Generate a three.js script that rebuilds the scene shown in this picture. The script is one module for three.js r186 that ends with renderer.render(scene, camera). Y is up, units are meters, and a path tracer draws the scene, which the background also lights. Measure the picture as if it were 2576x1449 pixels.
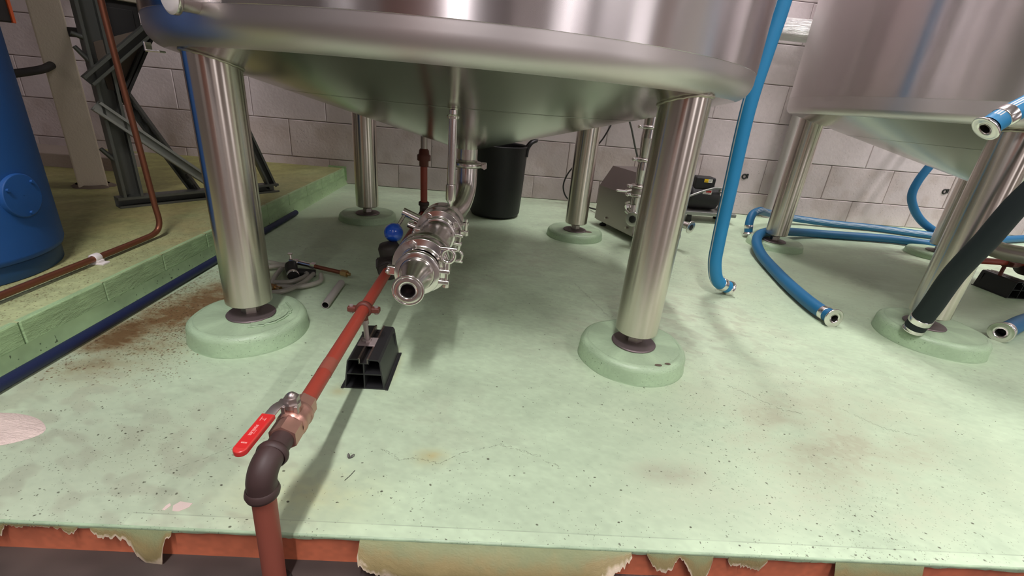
import * as THREE from 'three';
import { mergeGeometries, toCreasedNormals } from 'three/addons/utils/BufferGeometryUtils.js';
import { RoundedBoxGeometry } from 'three/addons/geometries/RoundedBoxGeometry.js';
import { RectAreaLightUniformsLib } from 'three/addons/lights/RectAreaLightUniformsLib.js';

// ---------------------------------------------------------------- camera, lights, exposure
const scene = new THREE.Scene();
const camera = new THREE.PerspectiveCamera(64.94, 2576 / 1449, 0.02, 60);
camera.position.set(0, 0.6155, 0);
camera.rotation.set(-0.39719, -0.064643, 0.0909798, 'YXZ');
scene.add(camera);
scene.background = new THREE.Color(0x000000);
const renderer = new THREE.WebGLRenderer({ antialias: true });
renderer.toneMapping = THREE.LinearToneMapping;
renderer.toneMappingExposure = 1.25;
renderer.shadowMap.enabled = true;
RectAreaLightUniformsLib.init();
const LIGHT_COLOR = new THREE.Color().setRGB(1.0, 0.955, 0.97);
const LIGHT_LEVEL = 100;
// x, z, strength of every ceiling strip (each runs along z), hung at LIGHT_Y
const LIGHT_Y = 3.7, STRIP_LEN = 1.5, STRIP_W = 0.11;
const STRIPS = [[-0.2, 0.95, 1.75], [-0.2, 3.1, 0.4], [-0.2, 5.2, 0.3], [3.35, 0.95, 0.8], [3.35, 3.1, 0.9], [4.3, -1.7, 2.3], [-3.7, 3.1, 0.25], [1.0, -2.55, 1.25]];

// ---------------------------------------------------------------- helpers
let seed = 12345;
const rnd = () => { seed = (seed * 1664525 + 1013904223) >>> 0; return seed / 4294967296; };
const rr = (a, b) => a + (b - a) * rnd();
const V = (x, y, z) => new THREE.Vector3(x, y, z);
const clamp = (v, a, b) => Math.max(a, Math.min(b, v));
const smooth = (a, b, x) => { const t = clamp((x - a) / (b - a), 0, 1); return t * t * (3 - 2 * t); };
const mix = (a, b, t) => a + (b - a) * t;
function hash(ix, iy) { let h = Math.imul(ix, 374761393) + Math.imul(iy, 668265263); h = Math.imul(h ^ (h >>> 13), 1274126177); return ((h ^ (h >>> 16)) >>> 0) / 4294967296; }
function noise(x, y) {
  const ix = Math.floor(x), iy = Math.floor(y), fx = x - ix, fy = y - iy;
  const u = fx * fx * (3 - 2 * fx), v = fy * fy * (3 - 2 * fy);
  const a = hash(ix, iy), b = hash(ix + 1, iy), c = hash(ix, iy + 1), d = hash(ix + 1, iy + 1);
  return a + (b - a) * u + (c - a) * v + (a - b - c + d) * u * v;
}
function fbm(x, y, n = 4) { let s = 0, a = 0.5, t = 0; for (let i = 0; i < n; i++) { s += a * noise(x, y); t += a; a *= 0.5; x = x * 2.03 + 17.1; y = y * 2.03 + 9.7; } return s / t; }
const used = {};
function numbered(n) { if (!(n in used)) { used[n] = 0; return n; } used[n]++; return n + '_' + String(used[n]).padStart(3, '0'); }
function shadow(o) { o.castShadow = true; o.receiveShadow = true; return o; }
function part(name, geo, m, parent) { const o = shadow(new THREE.Mesh(geo, m)); o.name = name; parent.add(o); return o; }
function tag(o, label, category, group) { o.userData.label = label; o.userData.category = category; if (group) o.userData.group = group; return o; }
function thing(name, label, category, pos = [0, 0, 0], group) { const o = new THREE.Group(); o.name = numbered(name); o.position.set(...pos); scene.add(o); return tag(o, label, category, group); }
function single(name, geo, m, label, category, group) { const o = shadow(new THREE.Mesh(geo, m)); o.name = numbered(name); scene.add(o); return tag(o, label, category, group); }
function struct(name) { const o = new THREE.Group(); o.name = name; o.userData.kind = 'structure'; scene.add(o); return o; }
function merge(list) {
  const out = list.map(g => { g = g.index ? g.toNonIndexed() : g; for (const k of Object.keys(g.attributes)) if (!['position', 'normal', 'uv'].includes(k)) g.deleteAttribute(k); return g; });
  return mergeGeometries(out);
}
const UP = V(0, 1, 0);
function orient(g, pos, dir, from = UP) { g.applyQuaternion(new THREE.Quaternion().setFromUnitVectors(from, dir.clone().normalize())); g.translate(pos.x, pos.y, pos.z); return g; }
function rod(a, b, r, r2 = r, n = 20, open = false) { const d = b.clone().sub(a), L = d.length(); const g = new THREE.CylinderGeometry(r2, r, L, n, 1, open); g.translate(0, L / 2, 0); return orient(g, a, d); }
function lathe(prof, n = 48) { return new THREE.LatheGeometry(prof.map(q => new THREE.Vector2(q[0], q[1])), n); }
function latheAt(prof, pos, dir, n = 40) { return orient(lathe(prof, n), pos, dir); }
function crease(g, a = 0.6) { return toCreasedNormals(g, a); }
function box(w, h, d, x, y, z, r = 0) { const g = r ? new RoundedBoxGeometry(w, h, d, 2, r) : new THREE.BoxGeometry(w, h, d); g.translate(x, y, z); return g; }
function hexNut(a, b, r) { return crease(rod(a, b, r, r, 6), 0.4); }
function tube(pts, r, seg = 80, rad = 16, closed = false) {
  const c = new THREE.CatmullRomCurve3(pts.map(q => q.isVector3 ? q : V(...q)), closed, 'centripetal');
  return new THREE.TubeGeometry(c, seg, r, rad, closed);
}
// a flat strap of width w and thickness t bent along a level-ish path
function sheetBar(pts, w, t) {
  const c = new THREE.CatmullRomCurve3(pts.map(q => V(...q))), n = 24, ring = [];
  return sheet(n, 4, (u, v) => { const p = c.getPoint(u), d = c.getTangent(u), s = V(d.z, 0, -d.x).normalize(), k = Math.round(v * 4) % 4, a = [[-1, 1], [1, 1], [1, -1], [-1, -1]][k]; return [p.x + s.x * w / 2 * a[0], p.y + t / 2 * a[1], p.z + s.z * w / 2 * a[0]]; });
}
function ball(r, x, y, z, n = 24) { const g = new THREE.SphereGeometry(r, n, n >> 1); g.translate(x, y, z); return g; }
// a grid of quads over [0,1]x[0,1] mapped by f(u,v) -> [x,y,z]
function sheet(nu, nv, f, uvf) {
  const pos = [], uv = [], idx = [];
  for (let j = 0; j <= nv; j++) for (let i = 0; i <= nu; i++) { const u = i / nu, v = j / nv; pos.push(...f(u, v)); uv.push(...(uvf ? uvf(u, v) : [u, v])); }
  for (let j = 0; j < nv; j++) for (let i = 0; i < nu; i++) { const a = j * (nu + 1) + i, b = a + 1, c = a + nu + 1, d = c + 1; idx.push(a, b, d, a, d, c); }
  const g = new THREE.BufferGeometry();
  g.setAttribute('position', new THREE.Float32BufferAttribute(pos, 3)); g.setAttribute('uv', new THREE.Float32BufferAttribute(uv, 2)); g.setIndex(idx); g.computeVertexNormals(); return g;
}

// ---------------------------------------------------------------- textures and materials
function dataTex(W, H, data, srgb) {
  const t = new THREE.DataTexture(data, W, H, THREE.RGBAFormat); t.magFilter = THREE.LinearFilter; t.minFilter = THREE.LinearMipmapLinearFilter; t.generateMipmaps = true;
  t.wrapS = t.wrapT = THREE.RepeatWrapping; if (srgb) t.colorSpace = THREE.SRGBColorSpace; t.needsUpdate = true; return t;
}
// dirt specks on the green paint, in metres: [x, z, half length, half width, angle, darkness]
const SPECKS = [];
{
  const density = (x, z) => {
    let d = 0.16;
    d += 0.9 * Math.exp(-(((x - 0.72) / 0.3) ** 2 + ((z + 0.86) / 0.22) ** 2));
    d += 0.5 * Math.exp(-(((x - 0.75) / 0.25) ** 2 + ((z + 0.6) / 0.12) ** 2));
    d += 0.65 * Math.exp(-(((x + 0.62) / 0.2) ** 2 + ((z + 0.64) / 0.12) ** 2));
    d += 1.0 * Math.exp(-(((x + 0.78) / 0.13) ** 2 + ((z + 1.1) / 0.3) ** 2));
    d += 0.5 * Math.exp(-(((x - 0.85) / 0.2) ** 2 + ((z + 1.7) / 0.3) ** 2));
    d += 0.3 * Math.exp(-(((x + 0.15) / 0.2) ** 2 + ((z + 0.56) / 0.06) ** 2));
    return d * (0.35 + 1.3 * fbm(x * 6 + 3, z * 6, 2));
  };
  let n = 0;
  while (n < 15000) {
    const x = rr(-0.97, 1.7), z = -0.47 - 2.3 * Math.pow(rnd(), 1.5);
    if (rnd() > density(x, z)) continue;
    const big = rnd() < 0.07, s = big ? rr(0.0012, 0.0026) : rr(0.0004, 0.0011);
    SPECKS.push([x, z, s, s * rr(0.35, 0.8), rr(-0.6, 0.6) + (rnd() < 0.3 ? 1.2 : 0), big ? rr(0.5, 0.85) : rr(0.3, 0.75)]); n++;
  }
}
for (let n = 0; n < 4200;) { // brown crumbs swept against the hose
  const z = rr(-1.55, -0.8), w = Math.exp(-(((z + 1.12) / 0.24) ** 2)), x = -0.915 + 0.27 * Math.pow(rnd(), 1.7);
  if (rnd() > w * (0.25 + 1.5 * fbm(x * 14, z * 14, 2) - 0.3)) continue;
  const s = rr(0.0006, 0.0021) * (rnd() < 0.12 ? 1.8 : 1); SPECKS.push([x, z, s, s * rr(0.4, 0.9), rr(-1.5, 1.5), rr(0.2, 0.7), 74 + rr(-15, 25), 52 + rr(-10, 16), 30]); n++;
}
const CRUMBS = []; // the same on the platform
for (let n = 0; n < 3200;) {
  const z = rr(-2.1, -0.6), x = rr(-1.45, -0.985), w = Math.exp(-(((z + 1.1) / 0.35) ** 2) - (((x + 1.06) / 0.13) ** 2)) + 0.06;
  if (rnd() > w * (0.3 + 1.4 * fbm(x * 12, z * 12, 2) - 0.2)) continue;
  const s = rr(0.0006, 0.0019) * (rnd() < 0.1 ? 1.8 : 1); CRUMBS.push([x, z, s, s * rr(0.4, 0.8), rr(-1.5, 1.5), rr(0.25, 0.65), 78, 62, 38]); n++;
}
// hairline cracks and scrape marks [points..., width, darkness]
const CRACKS = [
  [[[-0.17, -0.66], [-0.13, -0.635], [-0.11, -0.64], [-0.06, -0.63], [-0.02, -0.66], [0.05, -0.685], [0.12, -0.66], [0.16, -0.63]], 0.0011, 0.3],
  [[[0.62, -0.93], [0.66, -0.89], [0.71, -0.84], [0.75, -0.83]], 0.0011, 0.5], [[[0.86, -0.86], [0.92, -0.79], [0.98, -0.77]], 0.001, 0.45],
  [[[0.33, -1.55], [0.37, -1.4], [0.4, -1.28]], 0.002, 0.18],
  [[[-0.52, -0.575], [-0.46, -0.62], [-0.42, -0.66]], 0.0008, 0.3], [[[-0.6, -1.0], [-0.7, -0.98], [-0.78, -0.94]], 0.001, 0.25],
];
const edgeZ = x => -0.4775 + 0.0163 * x;
// broad stains of their own shape: [x, z, rx, rz, amount, r, g, b]
const STAINS = [
  [-0.8, -1.13, 0.10, 0.2, 1.5, 112, 82, 50], [-0.87, -1.0, 0.06, 0.13, 1.0, 100, 74, 46], [-0.73, -1.32, 0.09, 0.14, 0.6, 120, 98, 66],
  [-0.62, -0.64, 0.22, 0.12, 0.25, 128, 134, 112], [0.75, -0.75, 0.32, 0.2, 0.55, 150, 146, 124], [0.36, -0.63, 0.07, 0.03, 0.42, 150, 142, 124],
  [0.55, -0.56, 0.3, 0.05, 0.2, 166, 158, 140], [0.9, -1.6, 0.3, 0.4, 0.16, 150, 148, 124], [-0.08, -0.645, 0.028, 0.02, 0.42, 172, 144, 84],
  [-0.27, -0.55, 0.1, 0.06, 0.3, 188, 180, 122], [-0.21, -0.93, 0.016, 0.07, 0.45, 142, 122, 66], [1.7, -1.75, 0.35, 0.3, 0.35, 104, 108, 84],
  [-0.3, -0.83, 0.02, 0.02, 0.35, 150, 118, 60], [-0.35, -2.0, 0.3, 0.3, 0.12, 120, 130, 100], [-0.75, -2.4, 0.2, 0.3, 0.25, 130, 128, 96],
];
function paintColour(x, z, out) {
  const n1 = fbm(x * 1.7 + 5, z * 1.7 + 2, 3), n2 = fbm(x * 9 - z * 4, z * 15 + x * 5, 3), n3 = fbm(x * 70 + z * 20, z * 110 - x * 30, 2);
  let r = 185, g = 205, b = 174;
  const w = clamp((n1 - 0.42) * 1.6, 0, 1) * 0.5; r = mix(r, 190, w); g = mix(g, 194, w); b = mix(b, 172, w);
  const n4 = fbm(x * 28 + 9, z * 42 - x * 12, 2), gr = clamp((n1 - 0.44) * 3, 0, 1) * clamp((n4 - 0.47) * 2.0, 0, 0.38); r = mix(r, 158, gr); g = mix(g, 158, gr); b = mix(b, 138, gr); const k = 1 + (n2 - 0.5) * 0.12 + (n3 - 0.5) * 0.08; r *= k; g *= k; b *= k;
  for (const s of STAINS) {
    const dx = (x - s[0]) / s[2], dz = (z - s[1]) / s[3], d = dx * dx + dz * dz; if (d > 5) continue;
    const a = s[4] * Math.exp(-d * 1.1) * clamp(0.15 + 1.9 * (n2 - 0.18) * (0.4 + 1.2 * n3), 0, 1.25);
    const q = clamp(a, 0, 0.9); r = mix(r, s[5], q); g = mix(g, s[6], q); b = mix(b, s[7], q);
  }
  const e = z - (edgeZ(x) - 0.021); if (x > -0.5) { const q = 1 - 0.16 * clamp(1.3 - Math.abs(e) / 0.0009, 0, 1) * (0.25 + 0.75 * noise(x * 25, 3)), l = 1 + 0.035 * smooth(-0.001, 0.002, e); r *= q * l; g *= q * l; b *= q * l; }
  out[0] = r; out[1] = g; out[2] = b; out[3] = 0.5 + (n2 - 0.5) * 0.7 + (n3 - 0.5) * 0.35;
}
// colour and relief for a stretch of painted slab (x0..x1, front z zf .. back z zb)
function paintMaps(x0, x1, zf, zb, W, H) {
  const col = new Uint8Array(W * H * 4), bmp = new Uint8Array(W * H * 4), o = [0, 0, 0, 0];
  for (let j = 0; j < H; j++) { const z = zf - (j + 0.5) / H * (zf - zb); for (let i = 0; i < W; i++) {
    const x = x0 + (i + 0.5) / W * (x1 - x0), q = (j * W + i) * 4; paintColour(x, z, o);
    col[q] = clamp(o[0], 0, 255); col[q + 1] = clamp(o[1], 0, 255); col[q + 2] = clamp(o[2], 0, 255); col[q + 3] = 255;
    bmp[q] = bmp[q + 1] = bmp[q + 2] = clamp(o[3] * 255, 0, 255); bmp[q + 3] = 255;
  } }
  const px = W / (x1 - x0), pz = H / (zf - zb);
  const stamp = (x, z, a, b, ang, dark, cr = 58, cg = 58, cb = 44) => {
    const R = Math.max(a, b, 0.6 / px); const i0 = Math.floor((x - R - x0) * px) - 1, i1 = Math.ceil((x + R - x0) * px) + 1, j0 = Math.floor((zf - z - R) * pz) - 1, j1 = Math.ceil((zf - z + R) * pz) + 1;
    if (i1 < 0 || j1 < 0 || i0 >= W || j0 >= H) return;
    const c = Math.cos(ang), s = Math.sin(ang), A = Math.max(a, 0.7 / px), B = Math.max(b, 0.7 / pz), f = Math.min(1, (a * b) / (A * B) + 0.15);
    for (let j = Math.max(0, j0); j < Math.min(H, j1); j++) for (let i = Math.max(0, i0); i < Math.min(W, i1); i++) {
      const dx = x0 + (i + 0.5) / px - x, dz = zf - (j + 0.5) / pz - z, u = (dx * c + dz * s) / A, v = (-dx * s + dz * c) / B;
      const m = clamp(1.4 - (u * u + v * v), 0, 1) * dark * f; if (m <= 0) continue; const q = (j * W + i) * 4;
      col[q] = mix(col[q], cr, m); col[q + 1] = mix(col[q + 1], cg, m); col[q + 2] = mix(col[q + 2], cb, m);
      bmp[q] = bmp[q + 1] = bmp[q + 2] = bmp[q] * (1 - 0.5 * m);
    }
  };
  for (const s of SPECKS) stamp(...s);
  for (const [pts, w, d] of CRACKS) for (let i = 0; i + 1 < pts.length; i++) {
    const [ax, az] = pts[i], [bx, bz] = pts[i + 1], L = Math.hypot(bx - ax, bz - az), n = Math.ceil(L / 0.0011);
    for (let k = 0; k < n; k++) { const t = k / n, jx = (noise(ax * 99 + k * 0.5, i) - 0.5) * 0.006; if (noise(k * 0.3, i * 7 + ax * 50) < 0.3) continue; stamp(mix(ax, bx, t) + jx, mix(az, bz, t) - jx, 0.0014, w * 0.55, Math.atan2(bz - az, bx - ax), d * 0.8); }
  }
  return [dataTex(W, H, col, true), dataTex(W, H, bmp, false)];
}
function std(o) { return new THREE.MeshStandardMaterial(o); }
function phys(o) { return new THREE.MeshPhysicalMaterial(o); }
const rgb = (r, g, b) => new THREE.Color().setRGB(r, g, b);
function tile(W, f, srgb) { const d = new Uint8Array(W * W * 4); for (let j = 0; j < W; j++) for (let i = 0; i < W; i++) { const c = f(i / W, j / W), q = (j * W + i) * 4; d[q] = clamp(c[0], 0, 255); d[q + 1] = clamp(c[1], 0, 255); d[q + 2] = clamp(c[2], 0, 255); d[q + 3] = 255; } return dataTex(W, W, d, srgb); }
// noise that repeats with the tile
function tn(u, v, f, o = 0) { const a = noise(u * f + o, v * f), b = noise((u - 1) * f + o, v * f), c = noise(u * f + o, (v - 1) * f), d = noise((u - 1) * f + o, (v - 1) * f); const su = smooth(0.7, 1, u), sv = smooth(0.7, 1, v); return mix(mix(a, b, su), mix(c, d, su), sv); }
function rep(t, x, y) { const c = t.clone(); c.repeat.set(x, y); c.needsUpdate = true; return c; }

const padCol = tile(512, (u, v) => { const n = tn(u, v, 7), m = tn(u, v, 60, 9), s = tn(u, v, 110, 4); let k = 0.95 + (n - 0.5) * 0.12 + (m - 0.5) * 0.05; if (s > 0.93) k *= 0.55; return [174 * k, 199 * k, 164 * k]; }, true);
const padBmp = tile(512, (u, v) => { const k = 110 + 90 * (tn(u, v, 14, 2) - 0.5) + 60 * (tn(u, v, 45, 5) - 0.5) - (tn(u, v, 110, 4) > 0.93 ? 60 : 0); return [k, k, k]; }, false);
const wallCol = tile(512, (u, v) => { const n = tn(u, v, 5), m = tn(u, v, 36, 7), s = tn(u, v, 150, 3); let k = 0.97 + (n - 0.5) * 0.06 + (m - 0.5) * 0.03; if (s > 0.955) k *= 0.82; return [214 * k, 202 * k, 202 * k]; }, true);
const wallLowCol = tile(512, (u, v) => { const n = tn(u, v, 4), m = tn(u, v, 9, 7), s = tn(u, v, 120, 3); let k = 0.95 + (n - 0.5) * 0.12; const d = clamp((m - 0.5) * 0.5 + (n - 0.5) * 0.3, 0, 0.16); if (s > 0.94) k *= 0.75; return [mix(208, 150, d) * k, mix(195, 128, d) * k, mix(193, 112, d) * k]; }, true);
const wallBmp = tile(512, (u, v) => { const k = 128 + 70 * (tn(u, v, 12, 2) - 0.5) + 80 * (tn(u, v, 55, 5) - 0.5) + 40 * (tn(u, v, 140, 1) - 0.5); return [k, k, k]; }, false);
const brush = tile(512, (u, v) => { const k = 190 + 60 * (tn(v, u * 0.02, 160, 2) - 0.5) + 40 * (tn(u, v, 9, 5) - 0.5) + 30 * (tn(v, u * 0.05, 60, 8) - 0.5); return [k, k, k]; }, false);
const grimeCol = tile(512, (u, v) => { const n = tn(u, v, 6), m = tn(u, v, 40, 3), s = tn(u, v, 130, 8); let k = 0.85 + (n - 0.5) * 0.4 + (m - 0.5) * 0.25; if (s > 0.97) k = 2.0; return [96 * k, 82 * k, 76 * k]; }, true);
const riserCol = tile(512, (u, v) => { const n = tn(u, v, 5), m = tn(u, v, 45, 3); const k = 0.95 + (n - 0.5) * 0.25 + (m - 0.5) * 0.1; return [200 * k, 112 * k, 80 * k]; }, true);

const M = {
  pad: std({ map: rep(padCol, 3, 1), bumpMap: rep(padBmp, 3, 1), bumpScale: 0.0012, roughness: 0.42 }),
  kerb: std({ map: padCol, bumpMap: padBmp, bumpScale: 0.0016, roughness: 0.45, color: rgb(0.92, 1, 0.8) }),
  wall: std({ map: wallCol, bumpMap: wallBmp, bumpScale: 0.0016, roughness: 0.6 }),
  wallLow: std({ map: wallLowCol, bumpMap: wallBmp, bumpScale: 0.0022, roughness: 0.65 }),
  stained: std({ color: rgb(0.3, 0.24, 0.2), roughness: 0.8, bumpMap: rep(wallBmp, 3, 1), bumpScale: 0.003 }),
  joint: std({ color: rgb(0.3, 0.25, 0.23), roughness: 0.8 }),
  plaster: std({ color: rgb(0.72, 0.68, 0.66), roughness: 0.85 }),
  ceiling: std({ color: rgb(0.38, 0.36, 0.35), roughness: 0.9 }),
  floor: std({ map: rep(grimeCol, 8, 8), roughness: 0.62 }),
  riser: std({ map: rep(riserCol, 3, 3), roughness: 0.5 }),
  shell: phys({ color: rgb(0.7, 0.645, 0.65), metalness: 1, roughness: 0.27, anisotropy: 0.985, anisotropyRotation: Math.PI / 2 }),
  shellDull: phys({ color: rgb(0.64, 0.585, 0.58), metalness: 1, roughness: 0.3, anisotropy: 0.975, anisotropyRotation: Math.PI / 2 }),
  band: phys({ color: rgb(0.68, 0.63, 0.62), metalness: 1, roughness: 0.4, anisotropy: 0.5, anisotropyRotation: Math.PI / 2 }),
  cone: std({ color: rgb(0.46, 0.44, 0.41), metalness: 1, roughness: 0.18 }),
  leg: phys({ color: rgb(0.68, 0.615, 0.56), metalness: 1, roughness: 0.24, anisotropy: 0.85, anisotropyRotation: Math.PI / 2 }),
  weld: std({ color: rgb(0.5, 0.46, 0.38), metalness: 1, roughness: 0.42 }),
  bright: std({ color: rgb(0.8, 0.76, 0.73), metalness: 1, roughness: 0.19 }),
  satin: std({ color: rgb(0.66, 0.61, 0.58), metalness: 1, roughness: 0.24 }),
  dullSteel: std({ color: rgb(0.42, 0.37, 0.34), metalness: 1, roughness: 0.38 }),
  plate: std({ color: rgb(0.2, 0.16, 0.16), metalness: 0.7, roughness: 0.5 }),
  bolt: std({ color: rgb(0.5, 0.44, 0.42), metalness: 1, roughness: 0.4 }),
  bore: std({ color: rgb(0.32, 0.29, 0.3), metalness: 1, roughness: 0.3 }),
  redPipe: std({ color: rgb(0.31, 0.045, 0.027), roughness: 0.42 }),
  redDull: std({ color: rgb(0.27, 0.07, 0.045), roughness: 0.55 }),
  iron: std({ color: rgb(0.052, 0.028, 0.026), roughness: 0.55 }),
  ironDark: std({ color: rgb(0.022, 0.015, 0.013), roughness: 0.6 }),
  ironRed: std({ color: rgb(0.13, 0.03, 0.02), roughness: 0.55 }),
  brassRose: std({ color: rgb(0.55, 0.3, 0.24), metalness: 0.75, roughness: 0.36 }),
  zinc: std({ color: rgb(0.42, 0.35, 0.34), metalness: 0.6, roughness: 0.6 }),
  leverRed: phys({ color: rgb(0.62, 0.035, 0.03), roughness: 0.35, clearcoat: 0.4, clearcoatRoughness: 0.25 }),
  blueBall: phys({ color: rgb(0.008, 0.075, 0.5), roughness: 0.22, clearcoat: 0.6, clearcoatRoughness: 0.08 }),
  rubberBlack: std({ color: rgb(0.013, 0.012, 0.012), roughness: 0.6 }),
  plasticBlack: std({ color: rgb(0.02, 0.02, 0.021), roughness: 0.42 }),
  bucket: std({ color: rgb(0.009, 0.009, 0.01), roughness: 0.5 }),
  hoseBlue: std({ color: rgb(0.012, 0.2, 0.41), roughness: 0.5 }),
  hoseMid: std({ color: rgb(0.006, 0.12, 0.265), roughness: 0.5 }),
  hoseDark: std({ color: rgb(0.004, 0.011, 0.012), roughness: 0.75 }),
  hoseNavy: std({ color: rgb(0.008, 0.015, 0.06), roughness: 0.5 }),
  stripe: std({ color: rgb(0.55, 0.6, 0.6), roughness: 0.5 }),
  drum: std({ color: rgb(0.007, 0.07, 0.25), roughness: 0.6 }),
  drumBase: std({ color: rgb(0.008, 0.05, 0.13), roughness: 0.5 }),
  galv: std({ color: rgb(0.14, 0.145, 0.13), metalness: 0.8, roughness: 0.5 }),
  galvLight: std({ color: rgb(0.34, 0.34, 0.32), metalness: 0.85, roughness: 0.42 }),
  dark: std({ color: rgb(0.012, 0.011, 0.01), roughness: 0.6 }),
  board: std({ color: rgb(0.12, 0.09, 0.065), roughness: 0.8 }),
  copper: std({ color: rgb(0.22, 0.08, 0.045), metalness: 0.7, roughness: 0.42 }),
  brass: std({ color: rgb(0.5, 0.33, 0.16), metalness: 1, roughness: 0.35 }),
  cream: std({ color: rgb(0.56, 0.49, 0.38), roughness: 0.7, bumpMap: rep(wallBmp, 0.4, 12), bumpScale: 0.0012 }),
  white: std({ color: rgb(0.75, 0.7, 0.68), roughness: 0.5 }),
  clear: phys({ color: rgb(0.55, 0.52, 0.45), roughness: 0.2, transmission: 0.45, thickness: 0, transparent: false }),
  greyPvc: std({ color: rgb(0.4, 0.37, 0.34), roughness: 0.55 }),
  orange: std({ color: rgb(0.6, 0.1, 0.02), roughness: 0.5 }),
  foil: std({ color: rgb(0.75, 0.74, 0.73), metalness: 1, roughness: 0.3, bumpMap: rep(wallBmp, 6, 2), bumpScale: 0.006 }),
  hood: std({ color: rgb(0.33, 0.285, 0.27), metalness: 1, roughness: 0.4 }),
  filler: std({ color: rgb(0.72, 0.58, 0.52), roughness: 0.85, bumpMap: rep(wallBmp, 0.8, 1.6), bumpScale: 0.003 }),
  flake: std({ vertexColors: true, roughness: 0.5, bumpMap: rep(padBmp, 3, 1), bumpScale: 0.0006 }),
  doorRed: std({ color: rgb(0.3, 0.095, 0.055), roughness: 0.5 }),
  shutter: std({ color: rgb(0.09, 0.075, 0.08), roughness: 0.5 }),
  panelWhite: std({ color: rgb(0.82, 0.79, 0.77), roughness: 0.6 }),
  lampBody: std({ color: rgb(0.7, 0.7, 0.7), roughness: 0.5 }),
  paneGlow: std({ color: rgb(0.7, 0.7, 0.7), roughness: 0.4, emissive: LIGHT_COLOR, emissiveIntensity: 0.8 }),
  board2: std({ color: rgb(0.3, 0.23, 0.21), roughness: 0.6 }),
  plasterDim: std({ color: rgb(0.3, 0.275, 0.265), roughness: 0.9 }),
  lampGlow: std({ color: 0x000000, emissive: LIGHT_COLOR, emissiveIntensity: 9 }),
};

// ---------------------------------------------------------------- the hall
const X0 = -6.0, X1 = 6.6, ZB = -3.062, ZF = 6.6, TOP = 4.1;
{
  const f = struct('floor');
  part('slab', box(X1 - X0 + 0.4, 0.2, ZF + 0.45 + 0.1, (X0 + X1) / 2, -0.16, (ZF - 0.45) / 2 - 0.02), M.floor, f);
  const c = struct('ceiling'); part('deck', box(X1 - X0 + 0.4, 0.2, ZF - ZB + 0.4, (X0 + X1) / 2, TOP + 0.1, (ZF + ZB) / 2), M.ceiling, c);
  for (let x = X0 + 1; x < X1; x += 2.4) part('joist', box(0.12, 0.22, ZF - ZB, x, TOP - 0.11, (ZF + ZB) / 2), M.galvLight, c);
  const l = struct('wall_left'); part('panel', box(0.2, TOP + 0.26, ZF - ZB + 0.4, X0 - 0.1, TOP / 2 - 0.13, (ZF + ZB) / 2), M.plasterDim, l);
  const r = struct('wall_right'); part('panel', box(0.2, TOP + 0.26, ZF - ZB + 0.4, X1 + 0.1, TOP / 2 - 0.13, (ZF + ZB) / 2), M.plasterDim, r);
  const w = struct('wall_front'); part('panel', box(X1 - X0, TOP + 0.26, 0.2, (X0 + X1) / 2, TOP / 2 - 0.13, ZF + 0.1), M.plaster, w);
  // what the polished tank mirrors: doors, a dark shutter and two glowing windows added for its bright bars
  const d1 = struct('door_1');
  for (const e of [-1, 1]) part('leaf', box(1.34, 2.9, 0.06, -2.26 + e * 0.68, 1.39, ZF - 0.04, 0.01), M.doorRed, d1);
  const d2 = struct('door_2');
  for (let k = 0; k < 24; k++) part('slat', box(2.45, 0.118, 0.05, 0.9, 0.0 + k * 0.125, ZF - 0.03, 0.01), M.shutter, d2);
  const t1 = struct('trim_1'); part('board', box(1.1, 3.2, 0.06, 6.02, 1.54, ZF - 0.04, 0.01), M.board2, t1);
  const t2 = struct('trim_2'); part('board', box(0.06, 3.2, 0.9, X1 - 0.04, 1.54, 1.4, 0.01), M.board2, t2);
  const win = (name, w, x, z, turn) => {
    const o = struct(name); o.position.set(x, 1.5, z); o.rotation.y = turn;
    part('pane', box(w, 2.9, 0.03, 0, 0, -0.03), M.paneGlow, o); part('frame', merge([box(0.05, 3.0, 0.08, -w / 2 - 0.025, 0, -0.03), box(0.05, 3.0, 0.08, w / 2 + 0.025, 0, -0.03), box(w + 0.1, 0.05, 0.08, 0, 1.475, -0.03), box(w + 0.1, 0.05, 0.08, 0, -1.475, -0.03)]), M.shutter, o);
    const l = new THREE.RectAreaLight(LIGHT_COLOR, 0.6, w, 2.9); l.name = 'added_window_light'; l.position.z = 0.0; l.rotation.y = Math.PI; o.add(l);
  };
  win('added_window_1', 1.3, 4.75, ZF - 0.06, Math.PI); win('added_window_2', 1.15, X1 - 0.06, 2.75, -Math.PI / 2);
}
// back wall of painted blocks
function blockGeo(w, h, d, ch, uo, vo) {
  const x = w / 2, y = h / 2, p = [], uv = [], a = [[-x, -y], [x, -y], [x, y], [-x, y]], b = [[-x + ch, -y + ch], [x - ch, -y + ch], [x - ch, y - ch], [-x + ch, y - ch]];
  const put = (q, z) => { p.push(q[0], q[1], z); uv.push((q[0] + uo) * 1.6, (q[1] + vo) * 1.6); };
  const quad = (q, za, zb, zc, zd) => { put(q[0], za); put(q[1], zb); put(q[2], zc); put(q[0], za); put(q[2], zc); put(q[3], zd); };
  quad(b, 0, 0, 0, 0);
  for (let i = 0; i < 4; i++) { const j = (i + 1) % 4; quad([a[i], a[j], b[j], b[i]], -ch, -ch, 0, 0); quad([a[j], a[i], a[i], a[j]].map(q => q), -ch, -ch, -d, -d); }
  const g = new THREE.BufferGeometry(); g.setAttribute('position', new THREE.Float32BufferAttribute(p, 3)); g.setAttribute('uv', new THREE.Float32BufferAttribute(uv, 2)); g.computeVertexNormals(); return g;
}
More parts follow.
